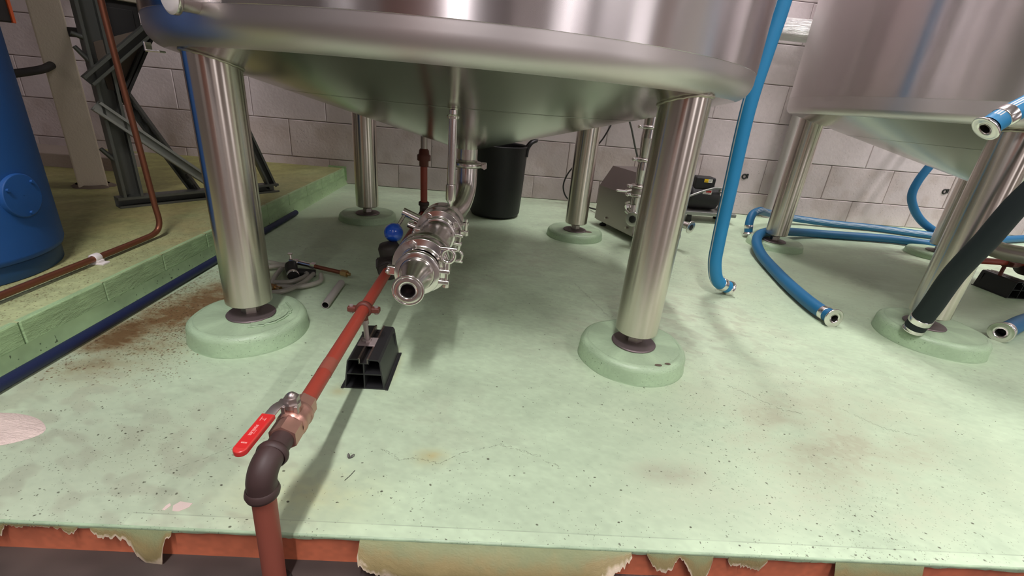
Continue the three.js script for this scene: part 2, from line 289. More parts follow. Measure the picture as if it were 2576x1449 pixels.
{
  const w = struct('wall_back');
  part('core', box(X1 - X0, TOP + 0.26, 0.2, (X0 + X1) / 2, TOP / 2 - 0.13, ZB - 0.1), M.joint, w);
  part('upper_face', box(X1 - X0, TOP - 1.5, 0.012, (X0 + X1) / 2, 1.5 + (TOP - 1.5) / 2, ZB + 0.006), M.wall, w);
  part('side_face', box(2.45, 1.5, 0.012, -4.85, 0.75, ZB + 0.006), M.wall, w);
  part('side_face', box(X1 - 4.4, 1.5, 0.012, (X1 + 4.4) / 2, 0.75, ZB + 0.006), M.wall, w);
  const full = [0, 1, 2, 3].map(k => blockGeo(0.4435, 0.2215, 0.03, 0.0035, k * 0.31, k * 0.17)), low = [0, 1, 2].map(k => blockGeo(0.4435, 0.1465, 0.03, 0.0035, k * 0.31, k * 0.17));
  for (let row = 0; row < 7; row++) {
    const off = row % 2 ? 0.4875 : 0.275, y0 = row ? 0.15 + (row - 1) * 0.225 : 0, h = row ? 0.225 : 0.15;
    for (let k = -9; k < 10; k++) {
      const x = off + (k + 0.5) * 0.445; if (x < -3.5 || x > 4.3) continue;
      const b = part('block', (row ? full : low)[Math.floor(rnd() * (row ? 4 : 3))], row < 2 ? M.wallLow : M.wall, w);
      b.position.set(x + rr(-0.001, 0.001), y0 + h / 2, ZB + 0.01 + rr(-0.0012, 0.0012)); b.rotation.z = rr(-0.0025, 0.0025); b.rotation.y = rr(-0.002, 0.002);
    }
  }
  // low stained step in front of the wall at the left end
  const p = struct('wall_step');
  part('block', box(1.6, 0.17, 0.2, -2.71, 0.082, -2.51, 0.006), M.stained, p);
}
// the raised, green-painted plinth
{
  const pl = struct('plinth');
  const panel = (x0, x1, zf, zb, W, H, frontEdge) => {
    const [c, b] = paintMaps(x0, x1, zf, zb, W, H);
    const m = std({ map: c, bumpMap: b, bumpScale: 0.0011, roughness: 0.5 });
    const g = sheet(24, 8, (u, v) => { const x = mix(x0, x1, u), f = frontEdge ? edgeZ(x) : zf; return [x, 0, mix(f, zb, v)]; }, (u, v) => { const x = mix(x0, x1, u), f = frontEdge ? edgeZ(x) : zf, z = mix(f, zb, v); return [u, (zf - z) / (zf - zb)]; });
    part('painted_top', g, m, pl);
  };
  panel(-0.97, 0.14, -0.46, -1.2, 2048, 1365, true);
  panel(0.14, 1.25, -0.46, -1.2, 2048, 1365, true);
  panel(1.25, 4.4, -0.39, -1.2, 1024, 256, true);
  panel(-0.97, 4.4, -1.2, -3.06, 2048, 720, false);
  part('body', sheet(40, 1, (u, v) => { const x = mix(-0.97, 4.4, u); return [x, mix(-0.0025, -0.07, v), edgeZ(x) - 0.002]; }, (u, v) => [u * 5.37, v * 0.07]), M.riser, pl);
  // rounded lip of the edge, its lower rim torn off unevenly
  const nose = sheet(700, 5, (u, v) => {
    const x = mix(-0.97, 4.4, u), z = edgeZ(x), rag = 0.0035 + 0.006 * Math.pow(fbm(x * 30, 2, 3), 2) + 0.003 * noise(x * 160, 5) * noise(x * 18, 8);
    if (v < 0.62) { const a = v / 0.6 * Math.PI / 2; return [x, -0.003 + 0.003 * Math.cos(a), z + 0.003 * Math.sin(a)]; }
    return [x, -0.003 - (v - 0.6) / 0.4 * rag, z + 0.003 - (v - 0.6) * 0.003];
  }, (u, v) => [u * 8, v * 0.04]);
  part('edge_lip', nose, M.pad, pl);
}
// raised platform behind the kerb, and the kerb bricks
{
  const pf = struct('raised_platform');
  const W = 1536, H = 2048, d = new Uint8Array(W * H * 4);
  for (let j = 0; j < H; j++) for (let i = 0; i < W; i++) {
    const x = -2.6 + (i + 0.5) / W * 1.65, z = -0.45 - (j + 0.5) / H * 2.62, q = (j * W + i) * 4;
    const n1 = fbm(x * 2.2 + 40, z * 2.2, 3), n2 = fbm(x * 14, z * 14 + x * 5, 3), n3 = fbm(x * 80, z * 80, 2); const far = smooth(-1.05, -1.3, x) * 0.5 + smooth(-1.0, -2.4, z) * 0.5; let r = mix(172, 140, far), g = mix(182, 138, far), b = mix(134, 84, far), k = 1 + (n2 - 0.5) * 0.25;  // darker toward the back left: grime plus shade painted into the colour
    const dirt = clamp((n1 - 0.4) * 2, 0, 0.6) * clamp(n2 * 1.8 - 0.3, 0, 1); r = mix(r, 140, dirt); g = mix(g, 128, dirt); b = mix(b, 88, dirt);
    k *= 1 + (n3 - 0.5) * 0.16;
    d[q] = r * k; d[q + 1] = g * k; d[q + 2] = b * k; d[q + 3] = 255;
  }
  for (const [x, z, a, b, ang, dk, cr, cg, cb] of CRUMBS) {
    const px = W / 1.65, pz = H / 2.62, ci = (x + 2.6) * px, cj = (-0.45 - z) * pz, R = 6, c = Math.cos(ang), sn = Math.sin(ang), A = Math.max(a, 0.0011), B = Math.max(b, 0.0014);
    for (let j = Math.max(0, Math.floor(cj - R)); j < Math.min(H, cj + R); j++) for (let i = Math.max(0, Math.floor(ci - R)); i < Math.min(W, ci + R); i++) { const dx = (i + 0.5 - ci) / px, dz = -(j + 0.5 - cj) / pz, u = (dx * c + dz * sn) / A, v = (-dx * sn + dz * c) / B, k = clamp(1.4 - u * u - v * v, 0, 1) * dk, q = (j * W + i) * 4; d[q] = mix(d[q], cr, k); d[q + 1] = mix(d[q + 1], cg, k); d[q + 2] = mix(d[q + 2], cb, k); }
  }
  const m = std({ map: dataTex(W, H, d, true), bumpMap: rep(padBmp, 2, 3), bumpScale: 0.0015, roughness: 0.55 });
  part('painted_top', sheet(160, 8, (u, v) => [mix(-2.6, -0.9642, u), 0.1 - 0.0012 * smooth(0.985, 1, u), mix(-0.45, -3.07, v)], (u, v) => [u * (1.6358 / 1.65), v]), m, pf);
  part('core', box(5.0, 0.15, 2.6, -3.47, 0.018, -1.756), M.joint, pf);
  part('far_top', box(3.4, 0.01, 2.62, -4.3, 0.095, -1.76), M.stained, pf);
  let z = -0.46, k = 0;
  const lens = [0.19, 0.22, 0.22, 0.22, 0.22, 0.22, 0.225, 0.22, 0.22, 0.22, 0.22, 0.22, 0.2];
  for (const L of lens) {
    if (z - L < -3.08) break;
    const b = part('brick', new RoundedBoxGeometry(0.09, 0.066, L - 0.0016, 2, 0.0035), M.kerb, pf);
    b.position.set(-1.0085 + rr(-0.001, 0.001), 0.0664, z - L / 2); b.rotation.y = rr(-0.005, 0.005); z -= L; k++;
  }
  part('brick', new RoundedBoxGeometry(0.09, 0.066, 3.05 + z, 2, 0.006), M.kerb, pf).position.set(-1.0085, 0.0664, (z - 3.05) / 2);
  const cove = sheet(120, 6, (u, v) => { const zz = mix(-0.47, -3.055, u), w = 0.5 + 0.5 * noise(zz * 5, 1), r = 0.03 + 0.012 * w, a = v * Math.PI / 2; return [-0.9655 + 0.004 + 0.012 * (1 - Math.cos(a)) * 1.5, 0.042 + 0.008 * w - (0.044 + 0.008 * w) * Math.sin(a), zz]; }, (u, v) => [u * 4, v * 0.1]);
  part('fillet', cove, M.kerb, pf);
  const col = struct('column');
  const cg = new RoundedBoxGeometry(0.098, TOP - 0.1, 0.098, 2, 0.006); cg.translate(0, (TOP - 0.1) / 2, 0);
  const cm = part('shaft', cg, M.cream, col); cm.position.set(-1.757, 0.1, -2.075); cm.rotation.y = 0.72;
  const ft = part('base_mortar', sheet(28, 3, (u, v) => { const a = u * Math.PI * 2, r = 0.058 + 0.03 * v * (0.2 + 0.9 * noise(Math.cos(a) * 3 + 5, Math.sin(a) * 3 + 5)); return [-1.757 + r * Math.cos(a), 0.1 + 0.012 * (1 - v) + 0.0005, -2.075 + r * Math.sin(a)]; }), M.board, col);
}

// unseen deck added over the left corner, only to shade the platform
{
  const m = struct('added_shade_deck');
  part('deck', box(4.6, 0.12, 2.5, -3.65, 2.46, -1.8), M.board2, m); part('edge_beam', box(4.6, 0.2, 0.08, -3.65, 2.32, -0.6), M.galv, m); part('side_beam', box(0.08, 0.2, 2.4, -1.4, 2.32, -1.84), M.galv, m);
}
// ---------------------------------------------------------------- strip lights
{
  const where = ['over the front of the large tank', 'in the middle of the hall above the aisle', 'near the shutter behind the camera', 'to the right above the aisle', 'right of the aisle, further from the tanks', 'above the right tank', 'over the left side of the aisle', 'between the two tanks by the block wall'];
  STRIPS.forEach(([x, z, s], i) => {
    const t = thing('strip_light', 'long white ceiling strip light hung ' + where[i], 'lamp', [x, LIGHT_Y, z], 'ceiling strip lights');
    part('housing', box(0.16, 0.07, STRIP_LEN + 0.06, 0, 0.05, 0, 0.01), M.lampBody, t);
    part('diffuser', box(STRIP_W, 0.02, STRIP_LEN, 0, 0.006, 0, 0.004), M.lampGlow, t);
    for (const e of [-1, 1]) part('hanger', rod(V(0, 0.08, e * 0.6), V(0, TOP - LIGHT_Y, e * 0.6), 0.004), M.galv, t);
    const l = new THREE.RectAreaLight(LIGHT_COLOR, LIGHT_LEVEL * s, STRIP_W, STRIP_LEN); l.name = 'tube_light'; l.position.y = -0.008; l.rotation.x = -Math.PI / 2; t.add(l);
  });
}

// ---------------------------------------------------------------- tanks
const CONE_R0 = 0.034, CONE_Y0 = 0.446;
function coneY(r, R, kr) { const a = 0.2807; const re = R - kr + kr * Math.sin(a); return mix(CONE_Y0, 0.652 + 0.05 * (0.05 - kr), clamp((r - CONE_R0) / (re - CONE_R0), 0, 1)); }
function makeTank(label, cx, cz, R, legs, mats, kr) {
  const t = thing('steel_tank', label, 'tank', [cx, 0, cz]);
  const a = 0.2807, arc = [];
  for (let i = 0; i <= 10; i++) { const q = mix(-Math.PI / 2 + a, 0, i / 10); arc.push([R - kr + kr * Math.cos(q), coneY(R, R, kr) + kr * Math.cos(a) + kr * Math.sin(q)]); }
  const cone = []; for (let i = 0; i <= 14; i++) { const r = mix(CONE_R0, arc[0][0], i / 14); cone.push([r, coneY(r, R, kr)]); }
  part('cone_bottom', lathe(cone, 144), M.cone, t);
  part('knuckle_band', lathe([...arc, [R, 0.7135]], 144), M.band, t);
  part('shell', lathe([[R, 0.7135], [R + 0.0012, 0.7142], [R + 0.0012, 2.2]], 144), mats.shell, t);
  part('top_head', lathe([[R + 0.0012, 2.2], [R - 0.03, 2.25], [R * 0.5, 2.36], [0.001, 2.42]], 96), mats.shell, t);
  const ring = []; const rs = 0.53; ring.push([rs - 0.004, coneY(rs - 0.004, R, kr) - 0.0002], [rs, coneY(rs, R, kr) - 0.0007], [rs + 0.004, coneY(rs + 0.004, R, kr) - 0.0002]);
  part('seam_weld', lathe(ring, 120), M.cone, t);
  for (const [x, z, padH] of legs) {
    const lx = x - cx, lz = z - cz, r = 0.0532, y0 = padH + 0.037;
    const leg = part('leg', lathe([[0.001, y0], [r - 0.004, y0], [r, y0 + 0.004], [r, 0.668]], 48), M.leg, t); leg.position.set(lx, 0, lz);
    const pts = []; for (let i = 0; i < 40; i++) { const q = i / 40 * Math.PI * 2, px = r * Math.cos(q), pz = r * Math.sin(q); pts.push(V(px * 1.02, coneY(Math.hypot(px + lx, pz + lz), R, kr) - 0.0012 + 0.0006 * Math.sin(i * 2.3), pz * 1.02)); }
    part('weld_bead', tube(pts, 0.0031, 120, 8, true), M.weld, leg);
    part('foot_bolt', merge([rod(V(0, padH + 0.004, 0), V(0, y0 + 0.002, 0), 0.012), hexNut(V(0, padH + 0.009, 0), V(0, padH + 0.026, 0), 0.022)]), M.bolt, leg);
    part('foot_plate', lathe([[0.001, padH + 0.0005], [0.056, padH + 0.0005], [0.057, padH + 0.003], [0.054, padH + 0.006], [0.02, padH + 0.010], [0.001, padH + 0.010]], 40), M.plate, leg);
  }
  return t;
}
const T1 = [-0.091, -1.57, 0.8058], T2 = [1.95, -1.715, 0.784];
const LEGS1 = [[-0.592, -1.062, 0.05], [0.398, -1.03, 0.05], [-0.599, -2.215, 0.032], [0.424, -2.165, 0.038]];
const LEGS2 = [[1.5, -2.25, 0.036], [1.425, -1.265, 0.052], [2.47, -2.3, 0.034], [2.47, -1.19, 0.05]];
const tank1 = makeTank('large polished stainless steel tank on four legs, standing over the drain valve', ...T1, LEGS1, { shell: M.shell }, 0.046);
const tank2 = makeTank('satin stainless steel tank at the right edge with a blue hose end before it', ...T2, LEGS2, { shell: M.shellDull }, 0.026);
{ // fittings of the large tank
  const o = (x, z) => [x - T1[0], z - T1[1]];
  part('outlet_stub', latheAt([[0.031, 0], [0.034, 0.0], [0.034, 0.05]], V(0.003, 0.405, 0), UP), M.satin, tank1);
  part('outlet_flange', latheAt([[0.03, 0], [0.0455, 0], [0.0455, 0.003], [0.036, 0.008], [0.034, 0.014]], V(0.003, 0.4, 0), UP), M.satin, tank1);
  const [dx, dz] = o(-0.094, -1.063);
  const dr = part('drain_tube', merge([rod(V(dx, 0.395, dz), V(dx, 0.58, dz), 0.0095), latheAt([[0.013, 0], [0.0138, 0.004], [0.0138, 0.006], [0.0095, 0.009]], V(dx, 0.562, dz), UP)]), M.bright, tank1);
  part('nozzle', latheAt([[0.0015, 0], [0.0048, 0.0005], [0.007, 0.009], [0.0115, 0.016], [0.012, 0.05], [0.0095, 0.053]], V(dx, 0.367, dz), UP), M.satin, dr);
  // sampling port on the shell near the left front, only its lower rim in view
  const pa = Math.atan2(-0.88 + 1.57, -0.5 + 0.091), pd = V(Math.cos(pa), 0, Math.sin(pa)), pp = pd.clone().multiplyScalar(T1[2] - 0.004).add(V(0, 0.7155, 0));
  const port = part('sample_port', latheAt([[0.018, 0], [0.018, 0.03], [0.025, 0.034], [0.025, 0.04], [0.0245, 0.0415]], pp, pd), M.satin, tank1);
  part('port_cap', latheAt([[0.001, 0.046], [0.02, 0.0455], [0.025, 0.042]], pp, pd), M.white, port);
  const [lx, lz] = o(-0.715, -1.06);
  part('earth_lug', merge([box(0.004, 0.018, 0.02, lx, 0.648, lz, 0.0015), box(0.03, 0.004, 0.02, lx + 0.013, 0.641, lz, 0.0015)]), M.bright, tank1);
}
{ // outlet of the right tank
  part('outlet_stub', latheAt([[0.031, 0], [0.034, 0], [0.034, 0.05]], V(0, 0.405, 0), UP), M.satin, tank2);
  part('outlet_clamp', latheAt([[0.046, -0.012], [0.05, -0.01], [0.05, 0.01], [0.046, 0.012]], V(0, 0.4, 0), UP), M.satin, tank2);
  part('outlet_elbow', tube([[0, 0.4, 0], [0, 0.31, 0], [0.01, 0.25, 0.02], [0.05, 0.225, 0.07], [0.12, 0.225, 0.15]], 0.032, 40), M.dullSteel, tank2);
}

// concrete pads under the feet
{
  const spots = [
    [-0.6, -1.065, 0.05, 'round green concrete pad with flaking paint under the left front leg'],
    [0.4, -1.04, 0.05, 'round green concrete pad with two brown chips on its rim'],
    [-0.605, -2.235, 0.032, 'low green concrete pad in shade under the back left leg'],
    [0.43, -2.195, 0.038, 'green concrete pad with a rusty foot plate in front of the pump'],
    [1.53, -2.285, 0.036, 'green concrete pad that the long blue floor hose bends around'],
    [1.455, -1.265, 0.052, 'green concrete pad under the dark hose end at right'],
    [2.48, -2.32, 0.034, 'shaded green concrete pad under the rear leg of the right tank'],
  ];
  spots.forEach(([x, z, h, label], i) => {
    const R = i === 5 ? 0.148 : 0.138, P = [[R + 0.001, 0], [R, 0.004], [R - 0.002, h - 0.016], [R - 0.005, h - 0.008], [R - 0.011, h - 0.002], [R - 0.018, h - 0.0002], [R - 0.0195, h - 0.0012], [R - 0.021, h + 0.0002], [0.06, h + 0.0004], [0.001, h + 0.0004]];
    const g = lathe(P, 72), q = g.attributes.position;
    for (let k = 0; k < q.count; k++) { const X = q.getX(k), Y = q.getY(k), Z = q.getZ(k), a = Math.atan2(Z, X), n = noise(Math.cos(a) * 2.2 + i * 9 + 20, Math.sin(a) * 2.2 + 20) - 0.5, f = 1 + n * 0.035; q.setX(k, X * f); q.setZ(k, Z * f); if (Y > 0.01) q.setY(k, Y + n * 0.002); }
    g.computeVertexNormals();
    const p = thing('concrete_pad', label, 'pad', [x, 0, z], 'round concrete pads under the tank legs'); part('body', g, M.pad, p);
    if (i === 0) { // crusty, lifted paint to the right of the foot plate
      const sh = []; for (let k = 0; k < 26; k++) { const t = k / 25, a = mix(-0.9, 1.25, t), r = 0.083 + 0.006 * noise(k * 0.9, 4); sh.push(V(0.008 + r * Math.cos(a) * 1.05, h + 0.0015, -0.004 + r * Math.sin(a))); }
      part('lifted_paint', tube(sh, 0.0022, 90, 6), M.pad, p);
      part('bare_patch', sheet(26, 6, (u, v) => { const a = mix(-0.8, 1.2, u), r = mix(0.058, 0.08, v); return [0.008 + r * Math.cos(a) * 1.05, h + 0.001 + 0.002 * noise(u * 30, v * 9), -0.004 + r * Math.sin(a)]; }), M.pad, p);
    }
    if (i === 1) for (const [cx, cz, s] of [[0.03, 0.116, 0.006], [0.056, 0.108, 0.005], [0.012, 0.05, 0.003]]) { const c = new THREE.CylinderGeometry(s, s * 1.1, 0.0012, 9); c.scale(1.4, 1, 0.7); c.translate(cx, h + 0.0008, cz); part('chip', c, M.board, p); }
    if (i === 3) { const c = new THREE.CylinderGeometry(0.03, 0.032, 0.002, 12); c.scale(1, 1, 0.5); c.translate(0.045, h + 0.001, 0.05); part('rust_patch', c, M.board, p); }
  });
}

// ---------------------------------------------------------------- drain valve under the large tank
function clampParts(parent, z, Rr, opts = {}) { // tri-clamp about the local z axis; wing nut on the +x side
  const c = part('clamp', merge([latheAt([[Rr - 0.012, -0.0085], [Rr - 0.002, -0.0075], [Rr, -0.004], [Rr, 0.004], [Rr - 0.002, 0.0075], [Rr - 0.012, 0.0085]], V(0, 0, z), V(0, 0, 1)),
    box(0.024, 0.009, 0.017, Rr + 0.008, 0.0125, z, 0.002), box(0.024, 0.009, 0.017, Rr + 0.008, -0.0125, z, 0.002), box(0.02, 0.02, 0.015, -Rr - 0.005, 0, z, 0.003)]), M.bright, parent);
  const bx = Rr + 0.013, up = opts.up ? 1 : -1;
  part('bolt', merge([rod(V(bx, -up * 0.024, z), V(bx, up * 0.03, z), 0.0038, 0.0038, 14), hexNut(V(bx, -up * 0.018, z), V(bx, -up * 0.025, z), 0.0075)]), M.satin, c);
  const ring = new THREE.TorusGeometry(0.0135, 0.0042, 10, 24); ring.scale(1, 1.1, 1.3); ring.translate(bx, up * 0.0475, z);
  part('wing_nut', merge([rod(V(bx, up * 0.017, z), V(bx, up * 0.034, z), 0.0062, 0.005, 14), ring, box(0.036, 0.007, 0.009, bx, up * 0.0635, z, 0.002)]), M.bright, c);
  part('hinge_pin', merge([rod(V(-Rr - 0.012, 0, z - 0.012), V(-Rr - 0.012, 0, z + 0.012), 0.004, 0.004, 14), ball(0.0045, -Rr - 0.012, 0, z + 0.012, 12)]), M.satin, c);
  return c;
}
{
  const t = thing('drain_valve', 'shiny steel drain valve with a conical open end and blue ball handle', 'valve', [-0.15, 0.25, -0.82]); t.rotation.y = -0.025;
  const Z = V(0, 0, 1), at = z => V(0, 0, z);
  part('ferrule', latheAt([[0.0145, -0.02], [0.0145, 0.0], [0.0195, 0.0005], [0.0262, 0.0008], [0.0268, -0.0008], [0.0285, -0.0008], [0.0292, 0.0006], [0.0315, 0.0], [0.0322, -0.001], [0.0322, -0.0045], [0.027, -0.009], [0.0195, -0.0125], [0.0175, -0.018]], at(0), Z, 56), M.bright, t);
  part('bore', latheAt([[0.0143, -0.001], [0.0143, -0.05], [0.001, -0.05]], at(0), Z, 36), M.bore, t);
  part('reducer', latheAt([[0.0175, -0.014], [0.0178, -0.02], [0.035, -0.08], [0.0362, -0.084], [0.0362, -0.09], [0.0445, -0.094]].reverse(), at(0), Z, 56), M.satin, t);
  const c1 = clampParts(t, -0.099, 0.05, { up: true }); c1.rotation.z = -0.05;
  // two bolted butterfly valve bodies
  const body = (z0, z1, name) => {
    const zm = (z0 + z1) / 2, R = 0.0648;
    const b = part(name, latheAt([[0.036, z1 - 0.012], [0.05, z1 - 0.011], [R - 0.002, z1 - 0.004], [R, z1 - 0.002], [R, zm - 0.004], [R - 0.004, zm - 0.003], [R - 0.004, zm + 0.003], [R, zm + 0.004], [R, z0 - 0.002], [R - 0.0015, z0], [0.05, z0 + 0.0005], [0.046, z0 + 0.004], [0.0445, z0 + 0.012]], at(0), Z, 64), M.bright, t);
    return [b, zm, R];
  };
  const bolts = (b, z0, z1, r, list) => { for (const a of list) { const x = r * Math.cos(a), y = r * Math.sin(a); part('flange_bolt', merge([hexNut(V(x, y, z0), V(x, y, z0 + 0.006), 0.0085), rod(V(x, y, z1 - 0.008), V(x, y, z0 + 0.009), 0.0042, 0.0042, 12), hexNut(V(x, y, z1 - 0.006), V(x, y, z1), 0.0085)]), M.bright, b); } };
  const [va] = body(-0.140, -0.2, 'front_valve_body'); bolts(va, -0.14, -0.2, 0.054, [1.9, 0.42, 3.5, 4.9]);
  part('spool_pipe', latheAt([[0.0405, -0.2], [0.0405, -0.36], [0.0445, -0.372]].reverse(), at(0), Z, 56), M.satin, t);
  clampParts(t, -0.388, 0.0505, {}).rotation.z = -0.12;
  const [vb] = body(-0.408, -0.508, 'rear_valve_body'); bolts(vb, -0.408, -0.508, 0.0545, [2.1, 0.55, 3.7, 5.2]);
  part('rear_clamp_bolt', merge([rod(V(0.072, -0.02, -0.47), V(0.072, 0.03, -0.47), 0.004), hexNut(V(0.072, 0.012, -0.47), V(0.072, 0.02, -0.47), 0.008), hexNut(V(0.072, -0.018, -0.47), V(0.072, -0.011, -0.47), 0.008), box(0.022, 0.008, 0.014, 0.068, 0.016, -0.47, 0.002), box(0.022, 0.008, 0.014, 0.068, -0.008, -0.47, 0.002)]), M.bright, t);
  // handle: barrel on the left flank, rod and blue ball
  const h = part('handle', merge([rod(V(-0.058, 0.022, -0.452), V(-0.107, 0.042, -0.452), 0.0125, 0.0125, 28), rod(V(-0.06, -0.003, -0.447), V(-0.092, 0.008, -0.447), 0.009, 0.009, 20), rod(V(-0.1, 0.037, -0.448), V(-0.117, 0.003, -0.412), 0.0052, 0.0048, 16)]), M.bright, t);
  part('ball_knob', merge([ball(0.0262, -0.1225, -0.007, -0.403, 40), rod(V(-0.119, 0.0, -0.406), V(-0.1135, 0.012, -0.4185), 0.008, 0.006, 16)]), M.blueBall, h);
  part('elbow', tube([[0, 0, -0.5], [0.004, 0, -0.56], [0.018, 0.004, -0.62], [0.036, 0.026, -0.68], [0.046, 0.07, -0.728], [0.0465, 0.11, -0.742], [0.046, 0.142, -0.746]], 0.0335, 70, 32), M.satin, t);
  const tc = part('top_clamp', merge([latheAt([[0.038, -0.01], [0.0485, -0.008], [0.05, -0.004], [0.05, 0.004], [0.0485, 0.008], [0.038, 0.01]], V(0.044, 0.147, -0.748), UP), box(0.02, 0.02, 0.014, 0.1, 0.147, -0.748, 0.003), box(0.016, 0.018, 0.014, -0.008, 0.147, -0.748, 0.003)]), M.satin, t);
  part('bolt', merge([rod(V(0.104, 0.147, -0.775), V(0.104, 0.147, -0.72), 0.0045), hexNut(V(0.104, 0.147, -0.722), V(0.104, 0.147, -0.71), 0.009)]), M.bright, tc);
}

// ---------------------------------------------------------------- red drain pipe with its ball valve
{
  const t = thing('red_pipe', 'red painted steel pipe with a red lever valve running under the tank', 'pipe');
  const X = -0.262, H = 0.16, R = 0.0126;
  part('long_pipe', rod(V(-0.2615, H, -0.57), V(-0.264, H, -1.78), R, R, 32), M.redPipe, t);
  part('wear_patch', rod(V(-0.2617, H, -0.655), V(-0.2619, H, -0.69), R + 0.0003, R + 0.0003, 32, true), M.redDull, t);
  // ball valve: hexagonal ends, turned middle
  const v = part('ball_valve', merge([hexNut(V(X, H, -0.498), V(X, H, -0.524), 0.0205), latheAt([[0.0185, -0.003], [0.0215, 0], [0.0218, 0.007], [0.0202, 0.009], [0.0202, 0.02], [0.0218, 0.022], [0.0218, 0.028], [0.0185, 0.032]], V(X, H, -0.555), V(0, 0, 1), 36), hexNut(V(X, H, -0.556), V(X, H, -0.577), 0.0195), rod(V(X, H + 0.012, -0.537), V(X, H + 0.027, -0.537), 0.0105, 0.0095)]), M.brassRose, t);
  part('stem_nut', merge([hexNut(V(X, H + 0.032, -0.537), V(X, H + 0.042, -0.537), 0.0105), rod(V(X, H + 0.026, -0.537), V(X, H + 0.033, -0.537), 0.0115, 0.0115), ball(0.007, X, H + 0.042, -0.537, 16)]), M.bolt, v);
  // lever: steel strap that steps out to the left and bends along the pipe, plastic grip with print
  const strap = merge([box(0.022, 0.003, 0.016, X - 0.008, H + 0.031, -0.536, 0.001), box(0.006, 0.014, 0.006, X - 0.009, H + 0.024, -0.529, 0.001), box(0.006, 0.014, 0.006, X + 0.008, H + 0.024, -0.53, 0.001),
    sheetBar([[X - 0.002, H + 0.031, -0.537], [X - 0.012, H + 0.031, -0.534], [X - 0.0165, H + 0.0315, -0.526], [X - 0.0185, H + 0.0305, -0.516], [X - 0.0205, H + 0.0285, -0.503]], 0.0135, 0.0028)]);
  part('lever_strap', strap, M.bolt, v);
  const gl = 0.067, gw = 0.0145, sh = new THREE.Shape();
  sh.moveTo(-gw / 2, 0); sh.lineTo(gw / 2, 0); sh.lineTo(gw / 2, gl - gw / 2); sh.absarc(0, gl - gw / 2, gw / 2, 0, Math.PI, false); sh.lineTo(-gw / 2, 0);
  const grip = new THREE.ExtrudeGeometry(sh, { depth: 0.004, bevelEnabled: true, bevelThickness: 0.0025, bevelSize: 0.0018, bevelSegments: 4, curveSegments: 20 });
  grip.rotateX(Math.PI / 2); // length now runs along +z, thickness downwards
  const gm = part('lever_grip', crease(grip, 0.7), M.leverRed, v);
  gm.position.set(X - 0.0205, H + 0.0305, -0.508); gm.rotation.set(0.05, -0.1, 0, 'YXZ');
  const cv = document.createElement('canvas'); cv.width = 160; cv.height = 640; const g = cv.getContext('2d');
  g.fillStyle = '#ce2a2a'; g.fillRect(0, 0, 160, 640); g.strokeStyle = g.fillStyle = '#f3c6bd';
  g.save(); g.translate(78, 60); g.rotate(Math.PI / 2); g.textAlign = 'center'; g.textBaseline = 'middle'; g.font = 'bold 22px sans-serif'; g.fillText('CLOSED', 26, 38); g.fillText('OPEN', 36, -34); g.fillRect(30, -20, 8, 42); g.restore();
  g.save(); g.translate(66, 312); g.rotate(Math.PI / 2); g.textAlign = 'center'; g.textBaseline = 'middle'; g.font = 'bold 56px sans-serif'; g.lineWidth = 3.4; g.strokeText('PEGLER', 0, 0); g.lineWidth = 2; g.font = '17px sans-serif'; g.fillText('YORKSHIRE', 30, -46); g.restore();
  g.textAlign = 'center'; g.font = 'bold 34px sans-serif'; g.fillText('WRAS', 80, 560);
  const ct = new THREE.CanvasTexture(cv); ct.colorSpace = THREE.SRGBColorSpace; ct.magFilter = THREE.LinearFilter;
  const pr = sheet(1, 1, (u, w) => [mix(-gw / 2 + 0.0005, gw / 2 - 0.0005, u), 0.00262, mix(0.001, gl - 0.006, w)], (u, w) => [u, 1 - w]);
  const face = part('print', pr, std({ map: ct, roughness: 0.35 }), v); face.position.copy(gm.position); face.rotation.copy(gm.rotation);
  // dark iron nipple, elbow and the drop to the floor
  part('nipple', rod(V(X, H, -0.5), V(X - 0.001, H, -0.464), 0.0155, 0.0155, 28), M.iron, t);
  const bend = []; for (let i = 0; i <= 10; i++) { const a = i / 10 * Math.PI / 2; bend.push(V(mix(X - 0.002, X - 0.006, i / 10), H - 0.022 + 0.022 * Math.cos(a), -0.467 + 0.022 * Math.sin(a))); }
  part('elbow', merge([tube([V(X - 0.001, H, -0.473), ...bend, V(X - 0.0065, H - 0.032, -0.445)], 0.0182, 50, 28), latheAt([[0.0155, -0.002], [0.02, 0], [0.021, 0.004], [0.02, 0.008], [0.0182, 0.0095]], V(X - 0.001, H, -0.474), V(0, 0, 1), 32), latheAt([[0.0155, -0.002], [0.02, 0], [0.0214, 0.005], [0.02, 0.011], [0.0182, 0.013]], V(X - 0.007, H - 0.044, -0.445), UP, 32)]), M.iron, t);
  part('drop_pipe', rod(V(X - 0.012, -0.085, -0.446), V(X - 0.0065, H - 0.04, -0.445), 0.0148, 0.0148, 32), M.redDull, t);
  part('floor_collar', latheAt([[0.0152, 0.0], [0.022, 0.0], [0.021, 0.003], [0.0152, 0.004]], V(X - 0.0112, -0.0595, -0.446), UP), M.dark, t);
  // split pipe clamp on a threaded stand
  const cz = -0.908, cx = -0.2622;
  const tor = latheAt([[R + 0.0002, -0.007], [R + 0.005, -0.0065], [R + 0.006, 0], [R + 0.005, 0.0065], [R + 0.0002, 0.007]], V(cx, H, cz), V(0, 0, 1), 36);
  const pc = part('pipe_clamp', merge([tor, box(0.019, 0.012, 0.015, cx - 0.0255, H, cz, 0.003), box(0.019, 0.012, 0.015, cx + 0.0255, H, cz, 0.003), rod(V(cx, H - 0.03, cz), V(cx, H - 0.015, cz), 0.0075, 0.0085)]), M.ironRed, t);
  for (const s of [-1, 1]) part('clamp_screw', merge([rod(V(cx + s * 0.027, H - 0.01, cz), V(cx + s * 0.027, H + 0.009, cz), 0.0045, 0.0045, 12)]), M.zinc, pc);
